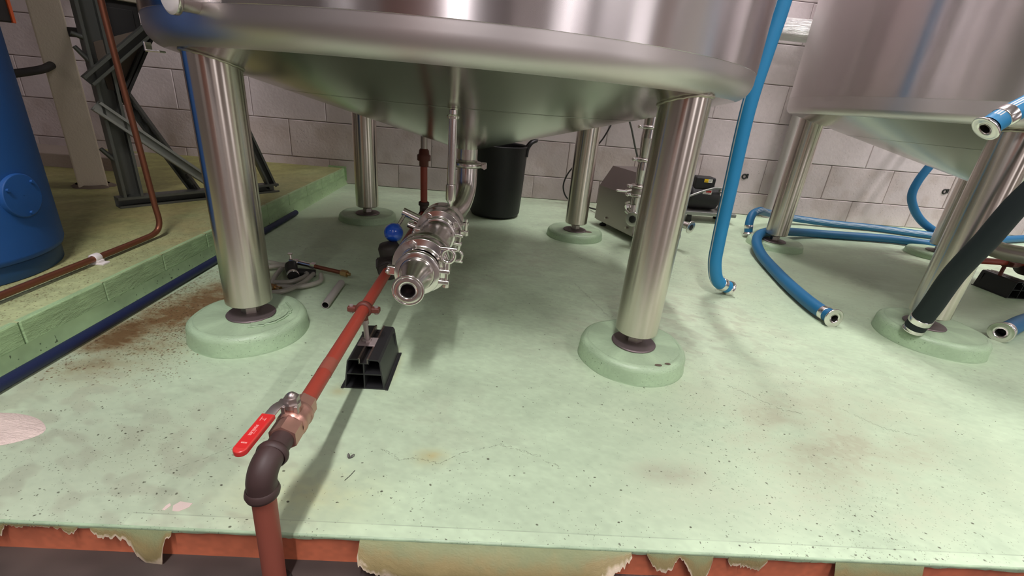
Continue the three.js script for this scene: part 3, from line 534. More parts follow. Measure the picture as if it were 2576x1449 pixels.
  part('stand_rod', merge([rod(V(cx + 0.004, 0.079, cz), V(cx + 0.001, H - 0.02, cz), 0.0055), hexNut(V(cx + 0.004, 0.0795, cz), V(cx + 0.004, 0.086, cz), 0.0105), rod(V(cx + 0.002, H - 0.036, cz), V(cx + 0.001, H - 0.026, cz), 0.0078)]), M.zinc, pc);
  part('stand_plate', box(0.038, 0.0035, 0.036, cx + 0.006, 0.0782, cz, 0.0008), M.zinc, pc);
  // dark cast strainer and the riser up to the tank
  part('strainer', merge([latheAt([[0.013, -0.05], [0.024, -0.048], [0.025, -0.036], [0.023, -0.033], [0.034, -0.024], [0.039, 0], [0.035, 0.024], [0.024, 0.037], [0.028, 0.04], [0.027, 0.056], [0.013, 0.058]], V(-0.263, H, -1.2), V(0, 0, 1), 28), hexNut(V(-0.263, H, -1.138), V(-0.263, H, -1.15), 0.024),
    rod(V(-0.263, H, -1.2), V(-0.295, H - 0.004, -1.2), 0.021, 0.019), hexNut(V(-0.294, H - 0.004, -1.2), V(-0.303, H - 0.005, -1.2), 0.02), latheAt([[0.001, 0.062], [0.024, 0.06], [0.03, 0.048], [0.028, 0.02]], V(-0.263, H, -1.2), V(-0.15, 1, 0))]), M.ironDark, t);
  part('riser_elbow', merge([tube([[-0.264, H, -1.76], [-0.264, H, -1.785], [-0.2645, H + 0.012, -1.803], [-0.265, H + 0.04, -1.806]], 0.0165, 30, 20), latheAt([[0.013, 0], [0.021, 0], [0.021, 0.012], [0.0165, 0.014]], V(-0.265, H + 0.03, -1.806), UP)]), M.iron, t);
  part('riser', rod(V(-0.265, H + 0.03, -1.806), V(-0.2665, 0.355, -1.806), 0.0135, 0.0135, 28), M.redPipe, t);
  part('union', merge([latheAt([[0.0135, 0], [0.018, 0.002], [0.018, 0.022], [0.026, 0.024], [0.026, 0.044], [0.0205, 0.047], [0.0185, 0.062], [0.0135, 0.068]], V(-0.2665, 0.34, -1.806), UP, 8)]), M.ironRed, t);
  part('steel_nipple', rod(V(-0.2665, 0.4, -1.806), V(-0.267, 0.527, -1.806), 0.0125, 0.0125, 28), M.dullSteel, t);
}
// moulded black support blocks
function supportBlock(label, x, z, turn = 0) {
  const t = thing('support_block', label, 'support block', [x, 0, z]); t.rotation.y = turn;
  const s = new THREE.Shape(), P = [[-0.047, 0], [-0.047, 0.002], [-0.0435, 0.004], [-0.035, 0.07], [-0.031, 0.0755], [-0.0085, 0.0765], [-0.0085, 0.066], [0.0085, 0.066], [0.0085, 0.0765], [0.031, 0.0755], [0.035, 0.07], [0.0435, 0.004], [0.047, 0.002], [0.047, 0]];
  P.forEach((q, i) => i ? s.lineTo(...q) : s.moveTo(...q)); s.closePath();
  for (const q of [[[-0.0405, 0.003], [-0.0015, 0.003], [-0.0015, 0.0365], [-0.0365, 0.0365]], [[0.0015, 0.003], [0.0405, 0.003], [0.0365, 0.0365], [0.0015, 0.0365]], [[-0.0362, 0.0395], [-0.0015, 0.0395], [-0.0015, 0.0635], [-0.011, 0.0635], [-0.011, 0.073], [-0.03, 0.0725], [-0.0328, 0.069]], [[0.0015, 0.0395], [0.0362, 0.0395], [0.0328, 0.069], [0.03, 0.0725], [0.011, 0.073], [0.011, 0.0635], [0.0015, 0.0635]]]) { const h = new THREE.Path(); q.forEach((p, i) => i ? h.lineTo(...p) : h.moveTo(...p)); h.closePath(); s.holes.push(h); }
  const g = new THREE.ExtrudeGeometry(s, { depth: 0.152, bevelEnabled: false }); g.translate(0, 0, -0.076);
  part('body', g, M.plasticBlack, t);
  for (const sx of [-1, 1]) part('slot_rail', merge([box(0.0012, 0.0105, 0.153, sx * 0.0081, 0.0715, 0), box(0.004, 0.0012, 0.153, sx * 0.0095, 0.0772, 0)]), M.dullSteel, t);
  for (const sx of [-1, 1]) part('base_flange', box(0.006, 0.0028, 0.156, sx * 0.048, 0.0015, 0), M.plasticBlack, t);
  part('inner_wall', box(0.08, 0.064, 0.003, 0, 0.034, -0.06), M.plasticBlack, t);
  return t;
}
supportBlock('black ribbed plastic block under the red pipe, in front of the large tank', -0.2485, -0.914);
supportBlock('black plastic block under the red pipe at the right edge', 2.285, -1.79);
{
  const t = thing('red_pipe', 'short red pipe with a dark flange at the right edge', 'pipe'); const H = 0.137;
  part('straight_pipe', rod(V(2.02, H, -1.785), V(2.75, H, -1.8), 0.0135, 0.0135, 24), M.redPipe, t);
  part('pipe_clamp', merge([latheAt([[0.0137, -0.008], [0.02, -0.007], [0.02, 0.007], [0.0137, 0.008]], V(2.25, H, -1.79), V(1, 0, 0)), box(0.016, 0.016, 0.018, 2.25, H, -1.762, 0.003), box(0.016, 0.016, 0.018, 2.25, H, -1.818, 0.003), rod(V(2.25, 0.0765, -1.79), V(2.25, H - 0.014, -1.79), 0.007)]), M.ironRed, t);
  part('coupling', latheAt([[0.0135, -0.022], [0.02, -0.02], [0.021, 0], [0.02, 0.02], [0.0135, 0.022]], V(2.28, H, -1.79), V(1, 0, 0)), M.ironRed, t);
  part('flange', latheAt([[0.0135, -0.03], [0.028, -0.02], [0.05, -0.012], [0.052, 0], [0.05, 0.02], [0.03, 0.03], [0.0135, 0.034]], V(2.35, H, -1.79), V(1, 0, 0)), M.iron, t);
}

// ---------------------------------------------------------------- hoses
function ferruleEnd(parent, pos, dir, r, Rf) { // clamp ferrule with bore closing a hose; dir points out of the hose
  const f = part('end_ferrule', latheAt([[r * 0.5, -0.02], [r * 0.5, 0.0], [r * 0.8, 0.0006], [r * 0.86, -0.0006], [Rf * 0.9, -0.0006], [Rf * 0.96, 0.0004], [Rf, -0.001], [Rf, -0.004], [r * 0.9, -0.011], [r * 0.9, -0.03]], pos, dir, 40), M.bright, parent);
  part('bore', latheAt([[r * 0.49, -0.001], [r * 0.49, -0.03], [0.0005, -0.03]], pos, dir, 24), M.dark, f);
}
function band(parent, pos, dir, r) { part('crimp_band', latheAt([[r, -0.009], [r + 0.0018, -0.008], [r + 0.0018, 0.008], [r, 0.009]], pos, dir, 36), M.bright, parent); }
function hose(name, label, pts, r, m, opts = {}) {
  const t = thing(name, label, 'hose');
  const P = pts.map(q => V(...q)), c = new THREE.CatmullRomCurve3(P, false, 'centripetal');
  part('hose_wall', new THREE.TubeGeometry(c, opts.seg || 120, r, 24, false), m, t);
  if (opts.ferrule) { // at the first point
    const d = c.getTangent(0).negate(), p = P[0].clone();
    ferruleEnd(t, p.clone().addScaledVector(d, 0.012), d, r, opts.ferrule);
    band(t, c.getPointAt(Math.min(0.5, 0.03 / c.getLength())), c.getTangentAt(Math.min(0.5, 0.03 / c.getLength())), r);
  } else if (opts.cap) { const d = c.getTangent(0).negate(); part('end_cap', latheAt([[r, -0.001], [r, 0.001], [0.0005, 0.0012]], P[0], d), m, t); }
  if (opts.stripe) { // printed line along the top of the hose
    const n = opts.seg || 120, a = [], rad = r * 1.006; const from = opts.stripe[0], to = opts.stripe[1], side = opts.stripe[2];
    part('printed_stripe', sheet(n, 2, (u, v) => { const s = mix(from, to, u), p = c.getPointAt(s), tg = c.getTangentAt(s), sd = side.clone().addScaledVector(tg, -side.dot(tg)).normalize(), bi = new THREE.Vector3().crossVectors(tg, sd), an = mix(-0.3, 0.3, v) * (opts.stripeW || 1); const q = p.addScaledVector(sd, rad * Math.cos(an)).addScaledVector(bi, rad * Math.sin(an)); return [q.x, q.y, q.z]; }), M.stripe, t);
  }
  return t;
}
hose('blue_hose', 'bright blue hose hanging down beside the large tank to the floor', [[0.906, 0.03, -1.54], [0.853, 0.058, -1.526], [0.823, 0.122, -1.52], [0.814, 0.204, -1.52], [0.804, 0.4, -1.52], [0.794, 0.661, -1.52], [0.803, 0.807, -1.52], [0.812, 0.923, -1.52], [0.82, 1.3, -1.52], [0.81, 1.9, -1.54]], 0.0232, M.hoseBlue, { ferrule: 0.0285, seg: 160, stripe: [0.02, 0.95, V(-1, 0, 0.25)], stripeW: 0.35 });
hose('blue_hose', 'mid blue hose on the floor bending around the tank leg to an open steel end', [[1.163, 0.03, -1.325], [1.16, 0.028, -1.39], [1.186, 0.026, -1.563], [1.239, 0.025, -1.788], [1.296, 0.03, -2.005], [1.335, 0.048, -2.127], [1.385, 0.062, -2.216], [1.464, 0.063, -2.304], [1.57, 0.06, -2.378], [1.733, 0.04, -2.475], [1.926, 0.026, -2.541], [2.052, 0.025, -2.545], [2.422, 0.027, -2.54], [2.617, 0.027, -2.491], [3.268, 0.027, -2.732], [3.884, 0.027, -2.95]], 0.0234, M.hoseMid, { ferrule: 0.0325, seg: 220 });
hose('blue_hose', 'white striped blue hose along the block wall, its end arched over the floor', [[1.457, 0.03, -2.43], [1.455, 0.085, -2.445], [1.475, 0.123, -2.47], [1.53, 0.138, -2.51], [1.637, 0.112, -2.62], [1.962, 0.045, -2.85], [2.269, 0.026, -2.86], [2.53, 0.024, -2.84], [2.834, 0.024, -2.75], [3.159, 0.024, -2.7]], 0.0215, M.hoseMid, { ferrule: 0.0275, seg: 160, stripe: [0.06, 0.98, V(0, 0.55, 1)], stripeW: 1.3 });
hose('blue_hose', 'blue hose hanging in a loop against the wall behind the right tank', [[2.85, 0.9, -2.86], [2.76, 0.62, -2.83], [2.71, 0.485, -2.8], [2.663, 0.348, -2.8], [2.66, 0.26, -2.8], [2.713, 0.175, -2.8], [2.816, 0.09, -2.8], [2.96, 0.03, -2.79], [3.2, 0.024, -2.78]], 0.0235, M.hoseMid, { cap: true });
hose('dark_hose', 'dark green-black hose leaning on the pad with one steel band', [[1.328, 0.07, -1.2], [1.322, 0.148, -1.178], [1.312, 0.263, -1.15], [1.319, 0.372, -1.12], [1.338, 0.491, -1.1], [1.39, 0.62, -1.07], [1.5, 0.78, -0.99], [1.66, 1.0, -0.925], [1.74, 1.3, -0.915], [1.76, 1.7, -0.915]], 0.0275, M.hoseDark, { ferrule: 0.0285 });
hose('blue_hose', 'blue hose with a round steel end lying at the lower right edge', [[1.735, 0.031, -1.29], [1.82, 0.029, -1.335], [1.924, 0.029, -1.39], [2.145, 0.029, -1.485], [2.35, 0.03, -1.56], [2.8, 0.029, -1.62], [3.6, 0.029, -1.5]], 0.0265, M.hoseMid, { ferrule: 0.034 });
hose('blue_hose', 'short blue hose end with a clamp in front of the right tank', [[1.005, 0.645, -0.95], [1.021, 0.66, -0.95], [1.056, 0.685, -0.95], [1.119, 0.729, -0.95], [1.3, 0.86, -0.92], [1.6, 1.05, -0.87], [1.85, 1.22, -0.875], [1.94, 1.26, -0.93]], 0.0205, M.hoseBlue, { ferrule: 0.0275, stripe: [0.01, 0.9, V(-0.4, 1, 0.4)], stripeW: 1.1 });
hose('navy_hose', 'thin navy blue hose lying along the foot of the green kerb', [[-0.94, 0.013, -0.5], [-0.936, 0.013, -0.76], [-0.934, 0.013, -1.02], [-0.935, 0.013, -1.3], [-0.936, 0.013, -1.6], [-0.94, 0.013, -2.2]], 0.0122, M.hoseNavy, { cap: true });

// ---------------------------------------------------------------- left side: drum, stand, copper pipe
{
  const t = thing('blue_drum', 'tall blue cylindrical vessel with a round hatch at the left edge', 'vessel', [-1.38, 0.1, -1.1]);
  part('body', lathe([[0.2, 0.04], [0.24, 0.041], [0.251, 0.047], [0.255, 0.06], [0.255, 1.75], [0.24, 1.82], [0.12, 1.9], [0.001, 1.92]], 96), M.drum, t);
  part('base_ring', lathe([[0.235, 0], [0.243, 0.002], [0.243, 0.042], [0.235, 0.045]], 72), M.drumBase, t);
  const hd = V(0.996, 0, -0.085).normalize();
  const h = part('hatch', latheAt([[0.052, -0.02], [0.052, 0.004], [0.049, 0.006], [0.001, 0.007]], V(0, 0.2, 0).addScaledVector(hd, 0.256), hd, 48), M.drum, t);
  for (const a of [0.5, 2.4, 4.6]) { const tan = V(-hd.z, 0, hd.x); part('hatch_bolt', (() => { const p = V(0, 0.2 + 0.042 * Math.sin(a), 0).addScaledVector(hd, 0.262).addScaledVector(tan, 0.042 * Math.cos(a)); return hexNut(p, p.clone().addScaledVector(hd, 0.005), 0.0045); })(), M.drum, h); }
}
{
  const A = V(-1.41, 0, -1.78), u = V(0.6186, 0, -0.7857), n = V(0.7857, 0, 0.6186); // n faces the camera
  const at = (s, h, o = 0) => A.clone().addScaledVector(u, s).addScaledVector(n, o).setY(h);
  // slotted channel from a to b: web plus two folded flanges, open side towards `face`
  const chan = (a, b, w, d, face) => { const dir = b.clone().sub(a).normalize(), L = b.distanceTo(a), side = new THREE.Vector3().crossVectors(dir, face).normalize(), m = new THREE.Matrix4().makeBasis(side, dir, face.clone()); m.setPosition(a);
    const g = merge([box(w, L, 0.003, 0, L / 2, -d / 2), box(0.003, L, d, -w / 2, L / 2, 0), box(0.003, L, d, w / 2, L / 2, 0), box(0.008, L, 0.003, -w / 2 + 0.004, L / 2, d / 2), box(0.008, L, 0.003, w / 2 - 0.004, L / 2, d / 2)]); return g.applyMatrix4(m); };
  const slots = (a, b, face, o, cnt) => { const out = []; for (let i = 0; i < cnt; i++) { const p = a.clone().lerp(b, (i + 0.7) / cnt), q = a.clone().lerp(b, (i + 1.05) / cnt), s = face.clone().multiplyScalar(o); out.push(rod(p.add(s), q.add(s), 0.0045, 0.0045, 8)); } return merge(out); };
  const t = thing('channel_stand', 'dark slotted steel channel frame standing beside the white column', 'stand');
  part('base_channel', chan(at(-0.02, 0.12), at(0.595, 0.12), 0.038, 0.05, n), M.galv, t);
  part('upright', chan(at(0.03, 0.14), at(0.025, 1.5), 0.06, 0.05, n), M.galv, t);
  part('rear_leg', chan(at(0.575, 0.12), at(0.27, 1.0), 0.036, 0.03, n), M.galv, t);
  const b1 = part('lower_brace', chan(at(-0.02, 0.468, 0.04), at(0.36, 0.115, 0.04), 0.036, 0.03, n), M.galvLight, t);
  const b2 = part('rear_brace', chan(at(0.075, 0.53, -0.03), at(0.26, 0.13, -0.03), 0.036, 0.02, u.clone().multiplyScalar(-1).setY(0).normalize().add(n).normalize()), M.galv, t);
  part('slot', slots(at(0.085, 0.5, 0.0), at(0.25, 0.15, 0.0), n, 0.002, 8), M.dark, b2);
  part('upper_brace', chan(at(-0.025, 0.545, 0.04), at(0.22, 0.765, 0.04), 0.034, 0.03, n), M.galv, t);
  part('strut', chan(at(0.078, 0.505), at(0.2, 0.72), 0.02, 0.02, n), M.dark, t);
  const gs = new THREE.Shape(); [[0.03, 0.62], [0.03, 0.67], [0.19, 0.735], [0.178, 0.675], [0.086, 0.512], [0.04, 0.52]].forEach((q, i) => i ? gs.lineTo(...q) : gs.moveTo(...q)); gs.closePath();
  const gg = new THREE.ExtrudeGeometry(gs, { depth: 0.006, bevelEnabled: false }); gg.applyMatrix4(new THREE.Matrix4().makeBasis(u, UP, n).setPosition(A.clone().addScaledVector(n, -0.02)));
  part('gusset', gg, M.board, t);
  for (const [h, l] of [[0.7, 0.05], [0.63, 0.05], [0.3, 0.02]]) part('bracket_tab', rod(at(0, h - 0.02, 0.01), at(-0.03, h + (h > 0.65 ? 0 : 0.03) - 0.01, 0.01), 0.009, 0.007, 8), M.galv, t);
  const c = thing('cabinet', 'black cabinet carried by the channel stand behind the copper pipe', 'cabinet');
  const bm = new THREE.Matrix4().makeBasis(u, UP, n).setPosition(A.clone().addScaledVector(n, -0.09));
  part('body', box(0.14, 0.32, 0.1, 0.125, 0.815, -0.02, 0.006).applyMatrix4(bm), M.dark, c);
  part('door', box(0.1, 0.12, 0.006, 0.125, 0.73, 0.032, 0.002).applyMatrix4(bm), M.dark, c);
  part('top_trim', box(0.15, 0.05, 0.11, 0.125, 0.84, -0.012, 0.004).applyMatrix4(bm), M.cream, c);
}
{
  const t = thing('copper_pipe', 'copper pipe dropping down and bending along the platform edge', 'pipe');
  part('pipe_run', tube([[-1.068, 0.117, -0.5], [-1.068, 0.117, -0.95], [-1.066, 0.116, -1.2], [-1.066, 0.116, -1.38], [-1.066, 0.118, -1.43], [-1.064, 0.128, -1.452], [-1.062, 0.15, -1.462], [-1.066, 0.21, -1.464], [-1.07, 0.35, -1.462], [-1.078, 0.57, -1.46], [-1.084, 0.77, -1.46], [-1.09, 1.5, -1.46]], 0.0083, 260, 16), M.copper, t);
  const c = thing('pipe_clip', 'small white plastic clip holding the copper pipe to the platform', 'clip', [-1.067, 0.1, -1.205]);
  part('saddle', merge([latheAt([[0.0084, -0.009], [0.0125, -0.009], [0.0125, 0.009], [0.0084, 0.009]], V(0, 0.0165, 0), V(0, 0, 1), 24), box(0.03, 0.012, 0.02, 0, 0.006, 0, 0.002)]), M.white, c);
  part('foot', box(0.044, 0.005, 0.024, 0.004, 0.0025, 0, 0.001), M.white, c);
  single('flat_bar', box(0.36, 0.034, 0.02, -1.58, 0.706, -2.08, 0.003), M.dark, 'black flat bar between the white column and the channel stand', 'bar');
  single('black_pipe', tube([[-1.52, 0.5, -1.3], [-1.6, 0.515, -1.5], [-1.68, 0.54, -1.75], [-1.72, 0.565, -1.95], [-1.745, 0.58, -2.02]], 0.014, 40, 14), M.dark, 'curved black pipe from behind the blue vessel to the column', 'pipe');
  const k = thing('machine_casing', 'black casing with an orange edge in the top left corner', 'machine');
  part('body', box(0.3, 0.5, 0.25, -2.15, 0.974, -2.075, 0.006), M.dark, k); part('edge_strip', box(0.01, 0.5, 0.014, -1.999, 0.974, -2.196, 0.002), M.orange, k);
  part('foot', box(0.06, 0.05, 0.03, -2.06, 0.705, -2.1, 0.006), M.galvLight, k);
}
// loose spray gun with clear hose behind the left front leg
{
  const t = thing('clear_hose', 'coil of clear plastic hose behind the left front leg', 'hose');
  for (const q of [[[-0.76, 0.014, -1.52], [-0.7, 0.016, -1.5], [-0.66, 0.03, -1.488]], [[-0.7, 0.012, -1.49], [-0.685, 0.014, -1.4], [-0.66, 0.012, -1.28], [-0.7, 0.012, -1.22]], [[-0.73, 0.012, -1.35], [-0.675, 0.013, -1.35], [-0.62, 0.014, -1.362], [-0.592, 0.016, -1.42], [-0.61, 0.016, -1.45]], [[-0.66, 0.012, -1.27], [-0.611, 0.013, -1.291], [-0.583, 0.013, -1.362], [-0.578, 0.014, -1.44]], [[-0.7, 0.012, -1.31], [-0.64, 0.012, -1.322], [-0.576, 0.012, -1.335], [-0.538, 0.012, -1.383], [-0.552, 0.014, -1.438]], [[-0.76, 0.012, -1.46], [-0.7, 0.022, -1.475], [-0.65, 0.024, -1.46]]]) part('loop', tube(q, 0.0078, 50, 12), M.clear, t);
  const g = thing('spray_lance', 'steel spray lance with a copper tip lying on the clear hose', 'lance');
  const a = V(-0.675, 0.034, -1.495), b = V(-0.52, 0.026, -1.452), d = b.clone().sub(a).normalize(), P = s => a.clone().lerp(b, s);
  part('barrel', merge([rod(P(0), P(0.62), 0.0085), hexNut(P(0.12), P(0.2), 0.0125), hexNut(P(0.52), P(0.62), 0.0135), rod(P(0.02).add(V(0, 0.004, 0)), P(0.02).add(V(-0.003, 0.024, -0.005)), 0.004), box(0.016, 0.006, 0.01, P(0.02).x, 0.06, P(0.02).z, 0.002), hexNut(P(0.2).add(V(0, -0.012, 0.02)), P(0.2).add(V(0, -0.02, 0.026)), 0.006), hexNut(P(0.46).add(V(0, -0.01, 0.018)), P(0.46).add(V(0, -0.018, 0.024)), 0.006)]), M.bright, g);
  part('copper_tip', merge([rod(P(0.6), P(1.25), 0.0072)]), M.copper, g); part('tip_nut', merge([hexNut(P(1.22), P(1.36), 0.0115), rod(P(1.34), P(1.42), 0.006)]), M.brass, g);
  const s = thing('hose_fitting', 'black hose fitting with a steel ring among the clear loops', 'fitting');
  part('body', merge([rod(V(-0.665, 0.022, -1.475), V(-0.628, 0.02, -1.4), 0.02, 0.017), rod(V(-0.628, 0.016, -1.44), V(-0.575, 0.013, -1.45), 0.014, 0.012)]), M.dark, s); part('ring', latheAt([[0.017, -0.006], [0.0195, -0.005], [0.0195, 0.005], [0.017, 0.006]], V(-0.629, 0.02, -1.402), V(0.037, -0.002, 0.075)), M.bright, s);
  single('brass_fitting', merge([hexNut(V(-0.665, 0.011, -1.32), V(-0.645, 0.011, -1.314), 0.011), rod(V(-0.648, 0.011, -1.315), V(-0.63, 0.011, -1.309), 0.0075)]), M.brass, 'small brass fitting on the floor behind the left front pad', 'fitting');
  const tp = thing('pipe_offcut', 'short grey pipe offcut lying on the floor left of the red pipe', 'pipe');
  const p0 = V(-0.462, 0.0115, -1.215), p1 = V(-0.469, 0.0115, -1.385), dd = p1.clone().sub(p0).normalize();
  part('wall', merge([rod(p0, p1, 0.0112, 0.0112, 28, true), rod(p0, p1, 0.0092, 0.0092, 28, true), latheAt([[0.0092, 0], [0.0112, 0]], p0, dd, 28), latheAt([[0.0092, 0], [0.0112, 0]], p1, dd, 28)]), M.greyPvc, tp);
  part('bore', merge([latheAt([[0.0005, 0.02], [0.0091, 0.02], [0.0091, 0.001]], p0, dd, 24)]), M.dark, tp);
}

// ---------------------------------------------------------------- back: tub, pump, valve stack, compressor, services
{
  const t = thing('rubber_tub', 'black flexible tub with a loop handle by the block wall', 'tub', [0.025, 0, -2.53]);
  part('body', lathe([[0.001, 0.004], [0.115, 0.0], [0.13, 0.006], [0.139, 0.022], [0.146, 0.15], [0.156, 0.372], [0.16, 0.378], [0.155, 0.382], [0.151, 0.372], [0.141, 0.15], [0.133, 0.03], [0.12, 0.012], [0.001, 0.012]], 64), M.bucket, t);
  for (const s of [1, -1]) part('handle', tube([[s * 0.148, 0.33, 0.045], [s * 0.153, 0.372, 0.04], [s * 0.172, 0.402, 0.03], [s * 0.197, 0.413, 0], [s * 0.172, 0.402, -0.03], [s * 0.153, 0.372, -0.04], [s * 0.148, 0.33, -0.045]], 0.0095, 50, 12), M.bucket, t);
}
{
  const t = thing('pump', 'stainless pump under a sloping steel hood behind the right front leg', 'pump', [0.592, 0, -2.485]); t.rotation.y = 0.351;
  const s = new THREE.Shape(); [[0, 0.035], [0, 0.215], [0.065, 0.318], [0.205, 0.318], [0.27, 0.215], [0.27, 0.035]].forEach((q, i) => i ? s.lineTo(...q) : s.moveTo(...q)); s.closePath();
  part('hood', new THREE.ExtrudeGeometry(s, { depth: 0.345, bevelEnabled: true, bevelThickness: 0.004, bevelSize: 0.003, bevelSegments: 2 }), M.hood, t);
  part('base_frame', merge([box(0.26, 0.02, 0.4, 0.135, 0.035, 0.2, 0.003)]), M.dullSteel, t);
  for (const [x, z] of [[0.03, 0.04], [0.24, 0.04], [0.03, 0.36], [0.24, 0.36]]) part('foot', lathe([[0.001, 0], [0.02, 0], [0.018, 0.01], [0.008, 0.014], [0.008, 0.03]], 20).translate(x, 0, z), M.rubberBlack, t);
  part('bolt', merge([rod(V(-0.002, 0.06, 0.11), V(-0.012, 0.06, 0.11), 0.006), rod(V(-0.002, 0.06, 0.3), V(-0.012, 0.06, 0.3), 0.006)]), M.bolt, t);
  part('volute', latheAt([[0.03, 0], [0.075, 0.004], [0.08, 0.012], [0.08, 0.05], [0.07, 0.06], [0.03, 0.064]], V(0.135, 0.13, 0.352), V(0, 0, 1)), M.satin, t);
  const port = (p, q, r) => { const d = q.clone().sub(p).normalize(); const g = part('port', merge([rod(p, q, r), latheAt([[r * 0.8, 0], [r + 0.012, 0], [r + 0.014, -0.002], [r + 0.014, -0.006], [r, -0.012]], q, d)]), M.bright, t); part('bore', latheAt([[0.0005, 0.0006], [r * 0.82, 0.0006], [r * 0.82, -0.01]], q, d), M.dark, g); };
  port(V(0.03, 0.14, 0.36), V(-0.082, 0.14, 0.432), 0.02);
  port(V(0.16, 0.13, 0.4), V(0.19, 0.122, 0.528), 0.0165);
}
{
  const t = thing('valve_stack', 'upright stack of clamped steel pipe and valves half hidden by the leg', 'pipework', [0.684, 0, -2.105]);
  const seg = (y0, y1, r0, r1) => part('pipe', rod(V(0, y0, 0), V(0, y1, 0), r0, r1, 28), M.satin, t);
  seg(0.155, 0.24, 0.024, 0.024); seg(0.29, 0.36, 0.02, 0.026); seg(0.36, 0.41, 0.026, 0.024); seg(0.41, 0.5, 0.026, 0.033); seg(0.5, 0.545, 0.033, 0.03); seg(0.545, 1.6, 0.032, 0.032);
  for (const y of [0.245, 0.285, 0.405, 0.545]) { const c = part('clamp', merge([latheAt([[0.02, -0.009], [0.036, -0.008], [0.038, 0], [0.036, 0.008], [0.02, 0.009]], V(0, y, 0), UP, 32), box(0.024, 0.014, 0.016, -0.045, y, 0.004, 0.003)]), M.satin, t); part('bolt', merge([rod(V(-0.052, y, -0.012), V(-0.052, y, 0.022), 0.0042), ball(0.007, -0.052, y, 0.022, 12)]), M.bright, c); }
  part('valve_body', latheAt([[0.02, 0], [0.036, 0.003], [0.036, 0.036], [0.02, 0.04]], V(0, 0.245, 0), UP), M.dullSteel, t);
  part('lever', merge([rod(V(-0.03, 0.268, 0.006), V(-0.07, 0.262, 0.02), 0.007), box(0.05, 0.01, 0.02, -0.085, 0.262, 0.022, 0.004)]), M.bright, t);
  part('fittings', merge([hexNut(V(-0.03, 0.19, 0.01), V(-0.05, 0.186, 0.014), 0.011), hexNut(V(-0.02, 0.2, 0.024), V(-0.02, 0.17, 0.03), 0.012), rod(V(-0.035, 0.21, 0.01), V(-0.055, 0.205, 0.02), 0.006), rod(V(-0.045, 0.17, 0.01), V(-0.03, 0.16, 0.02), 0.009)]), M.bright, t);
  part('lower_elbow', tube([[0, 0.16, 0], [0.002, 0.13, 0.002], [0.03, 0.11, 0.01], [0.07, 0.11, 0.02]], 0.022, 30), M.bright, t);
}
{
  const t = thing('compressor', 'small black compressor with yellow and red labels on a grey tray', 'compressor', [1.33, 0, -2.79]);
  part('tray', box(0.32, 0.022, 0.2, 0.02, 0.058, 0, 0.004), M.galvLight, t);
  for (const [x, z] of [[-0.1, 0.07], [0.14, 0.07], [-0.1, -0.07], [0.14, -0.07]]) part('foot', lathe([[0.001, 0], [0.018, 0], [0.014, 0.04], [0.014, 0.05]], 16).translate(x, 0, z), M.rubberBlack, t);
  part('motor', latheAt([[0.001, -0.12], [0.05, -0.12], [0.068, -0.105], [0.071, -0.09], [0.071, 0.05], [0.066, 0.066], [0.04, 0.075], [0.03, 0.08], [0.001, 0.08]], V(0, 0.141, 0), V(1, 0, 0), 40), M.rubberBlack, t);
  part('terminal_box', box(0.125, 0.075, 0.09, -0.035, 0.232, 0.0, 0.012), M.rubberBlack, t);
  part('end_bracket', merge([box(0.014, 0.09, 0.03, 0.1, 0.115, 0.02, 0.003), box(0.03, 0.01, 0.12, 0.11, 0.075, 0, 0.002)]), M.galvLight, t);
  part('pressure_tube', tube([[-0.14, 0.15, 0.075], [-0.1, 0.172, 0.08], [-0.03, 0.2, 0.075], [0.03, 0.216, 0.07], [0.062, 0.213, 0.062]], 0.0065, 40, 10), M.galvLight, t);
  part('handle_loop', new THREE.TorusGeometry(0.012, 0.005, 8, 20).translate(0.066, 0.2, 0.06), M.galv, t);
  const dc = (w, h, f) => { const c = document.createElement('canvas'); c.width = 128; c.height = Math.round(128 * h / w); const g = c.getContext('2d'); f(g, c.width, c.height); const x = new THREE.CanvasTexture(c); x.colorSpace = THREE.SRGBColorSpace; x.magFilter = THREE.LinearFilter; return std({ map: x, roughness: 0.5 }); };
  const lab1 = part('label', box(0.05, 0.02, 0.0015, -0.022, 0.25, 0.0452), dc(0.05, 0.02, (g, w, h) => { g.fillStyle = '#e9e6dc'; g.fillRect(0, 0, w, h); g.fillStyle = '#f0c400'; g.fillRect(0, 0, w * 0.5, h); g.fillStyle = '#222'; g.fillRect(8, 30, 46, 5); g.fillRect(70, 12, 48, 4); g.fillRect(70, 24, 40, 4); g.fillRect(70, 36, 46, 4); }), t); lab1.userData.label = 'yellow and white label';
  const lab2 = part('label', box(0.054, 0.034, 0.0015, -0.02, 0.182, 0.063), dc(0.054, 0.034, (g, w, h) => { g.fillStyle = '#d8cfcb'; g.fillRect(0, 0, w, h); g.fillStyle = '#b3262a'; g.fillRect(40, 8, 80, 30); g.fillStyle = '#555'; g.fillRect(10, 50, 90, 5); g.fillRect(10, 62, 70, 5); }), t); lab2.rotation.x = 0; lab2.userData.label = 'red and white label';
}
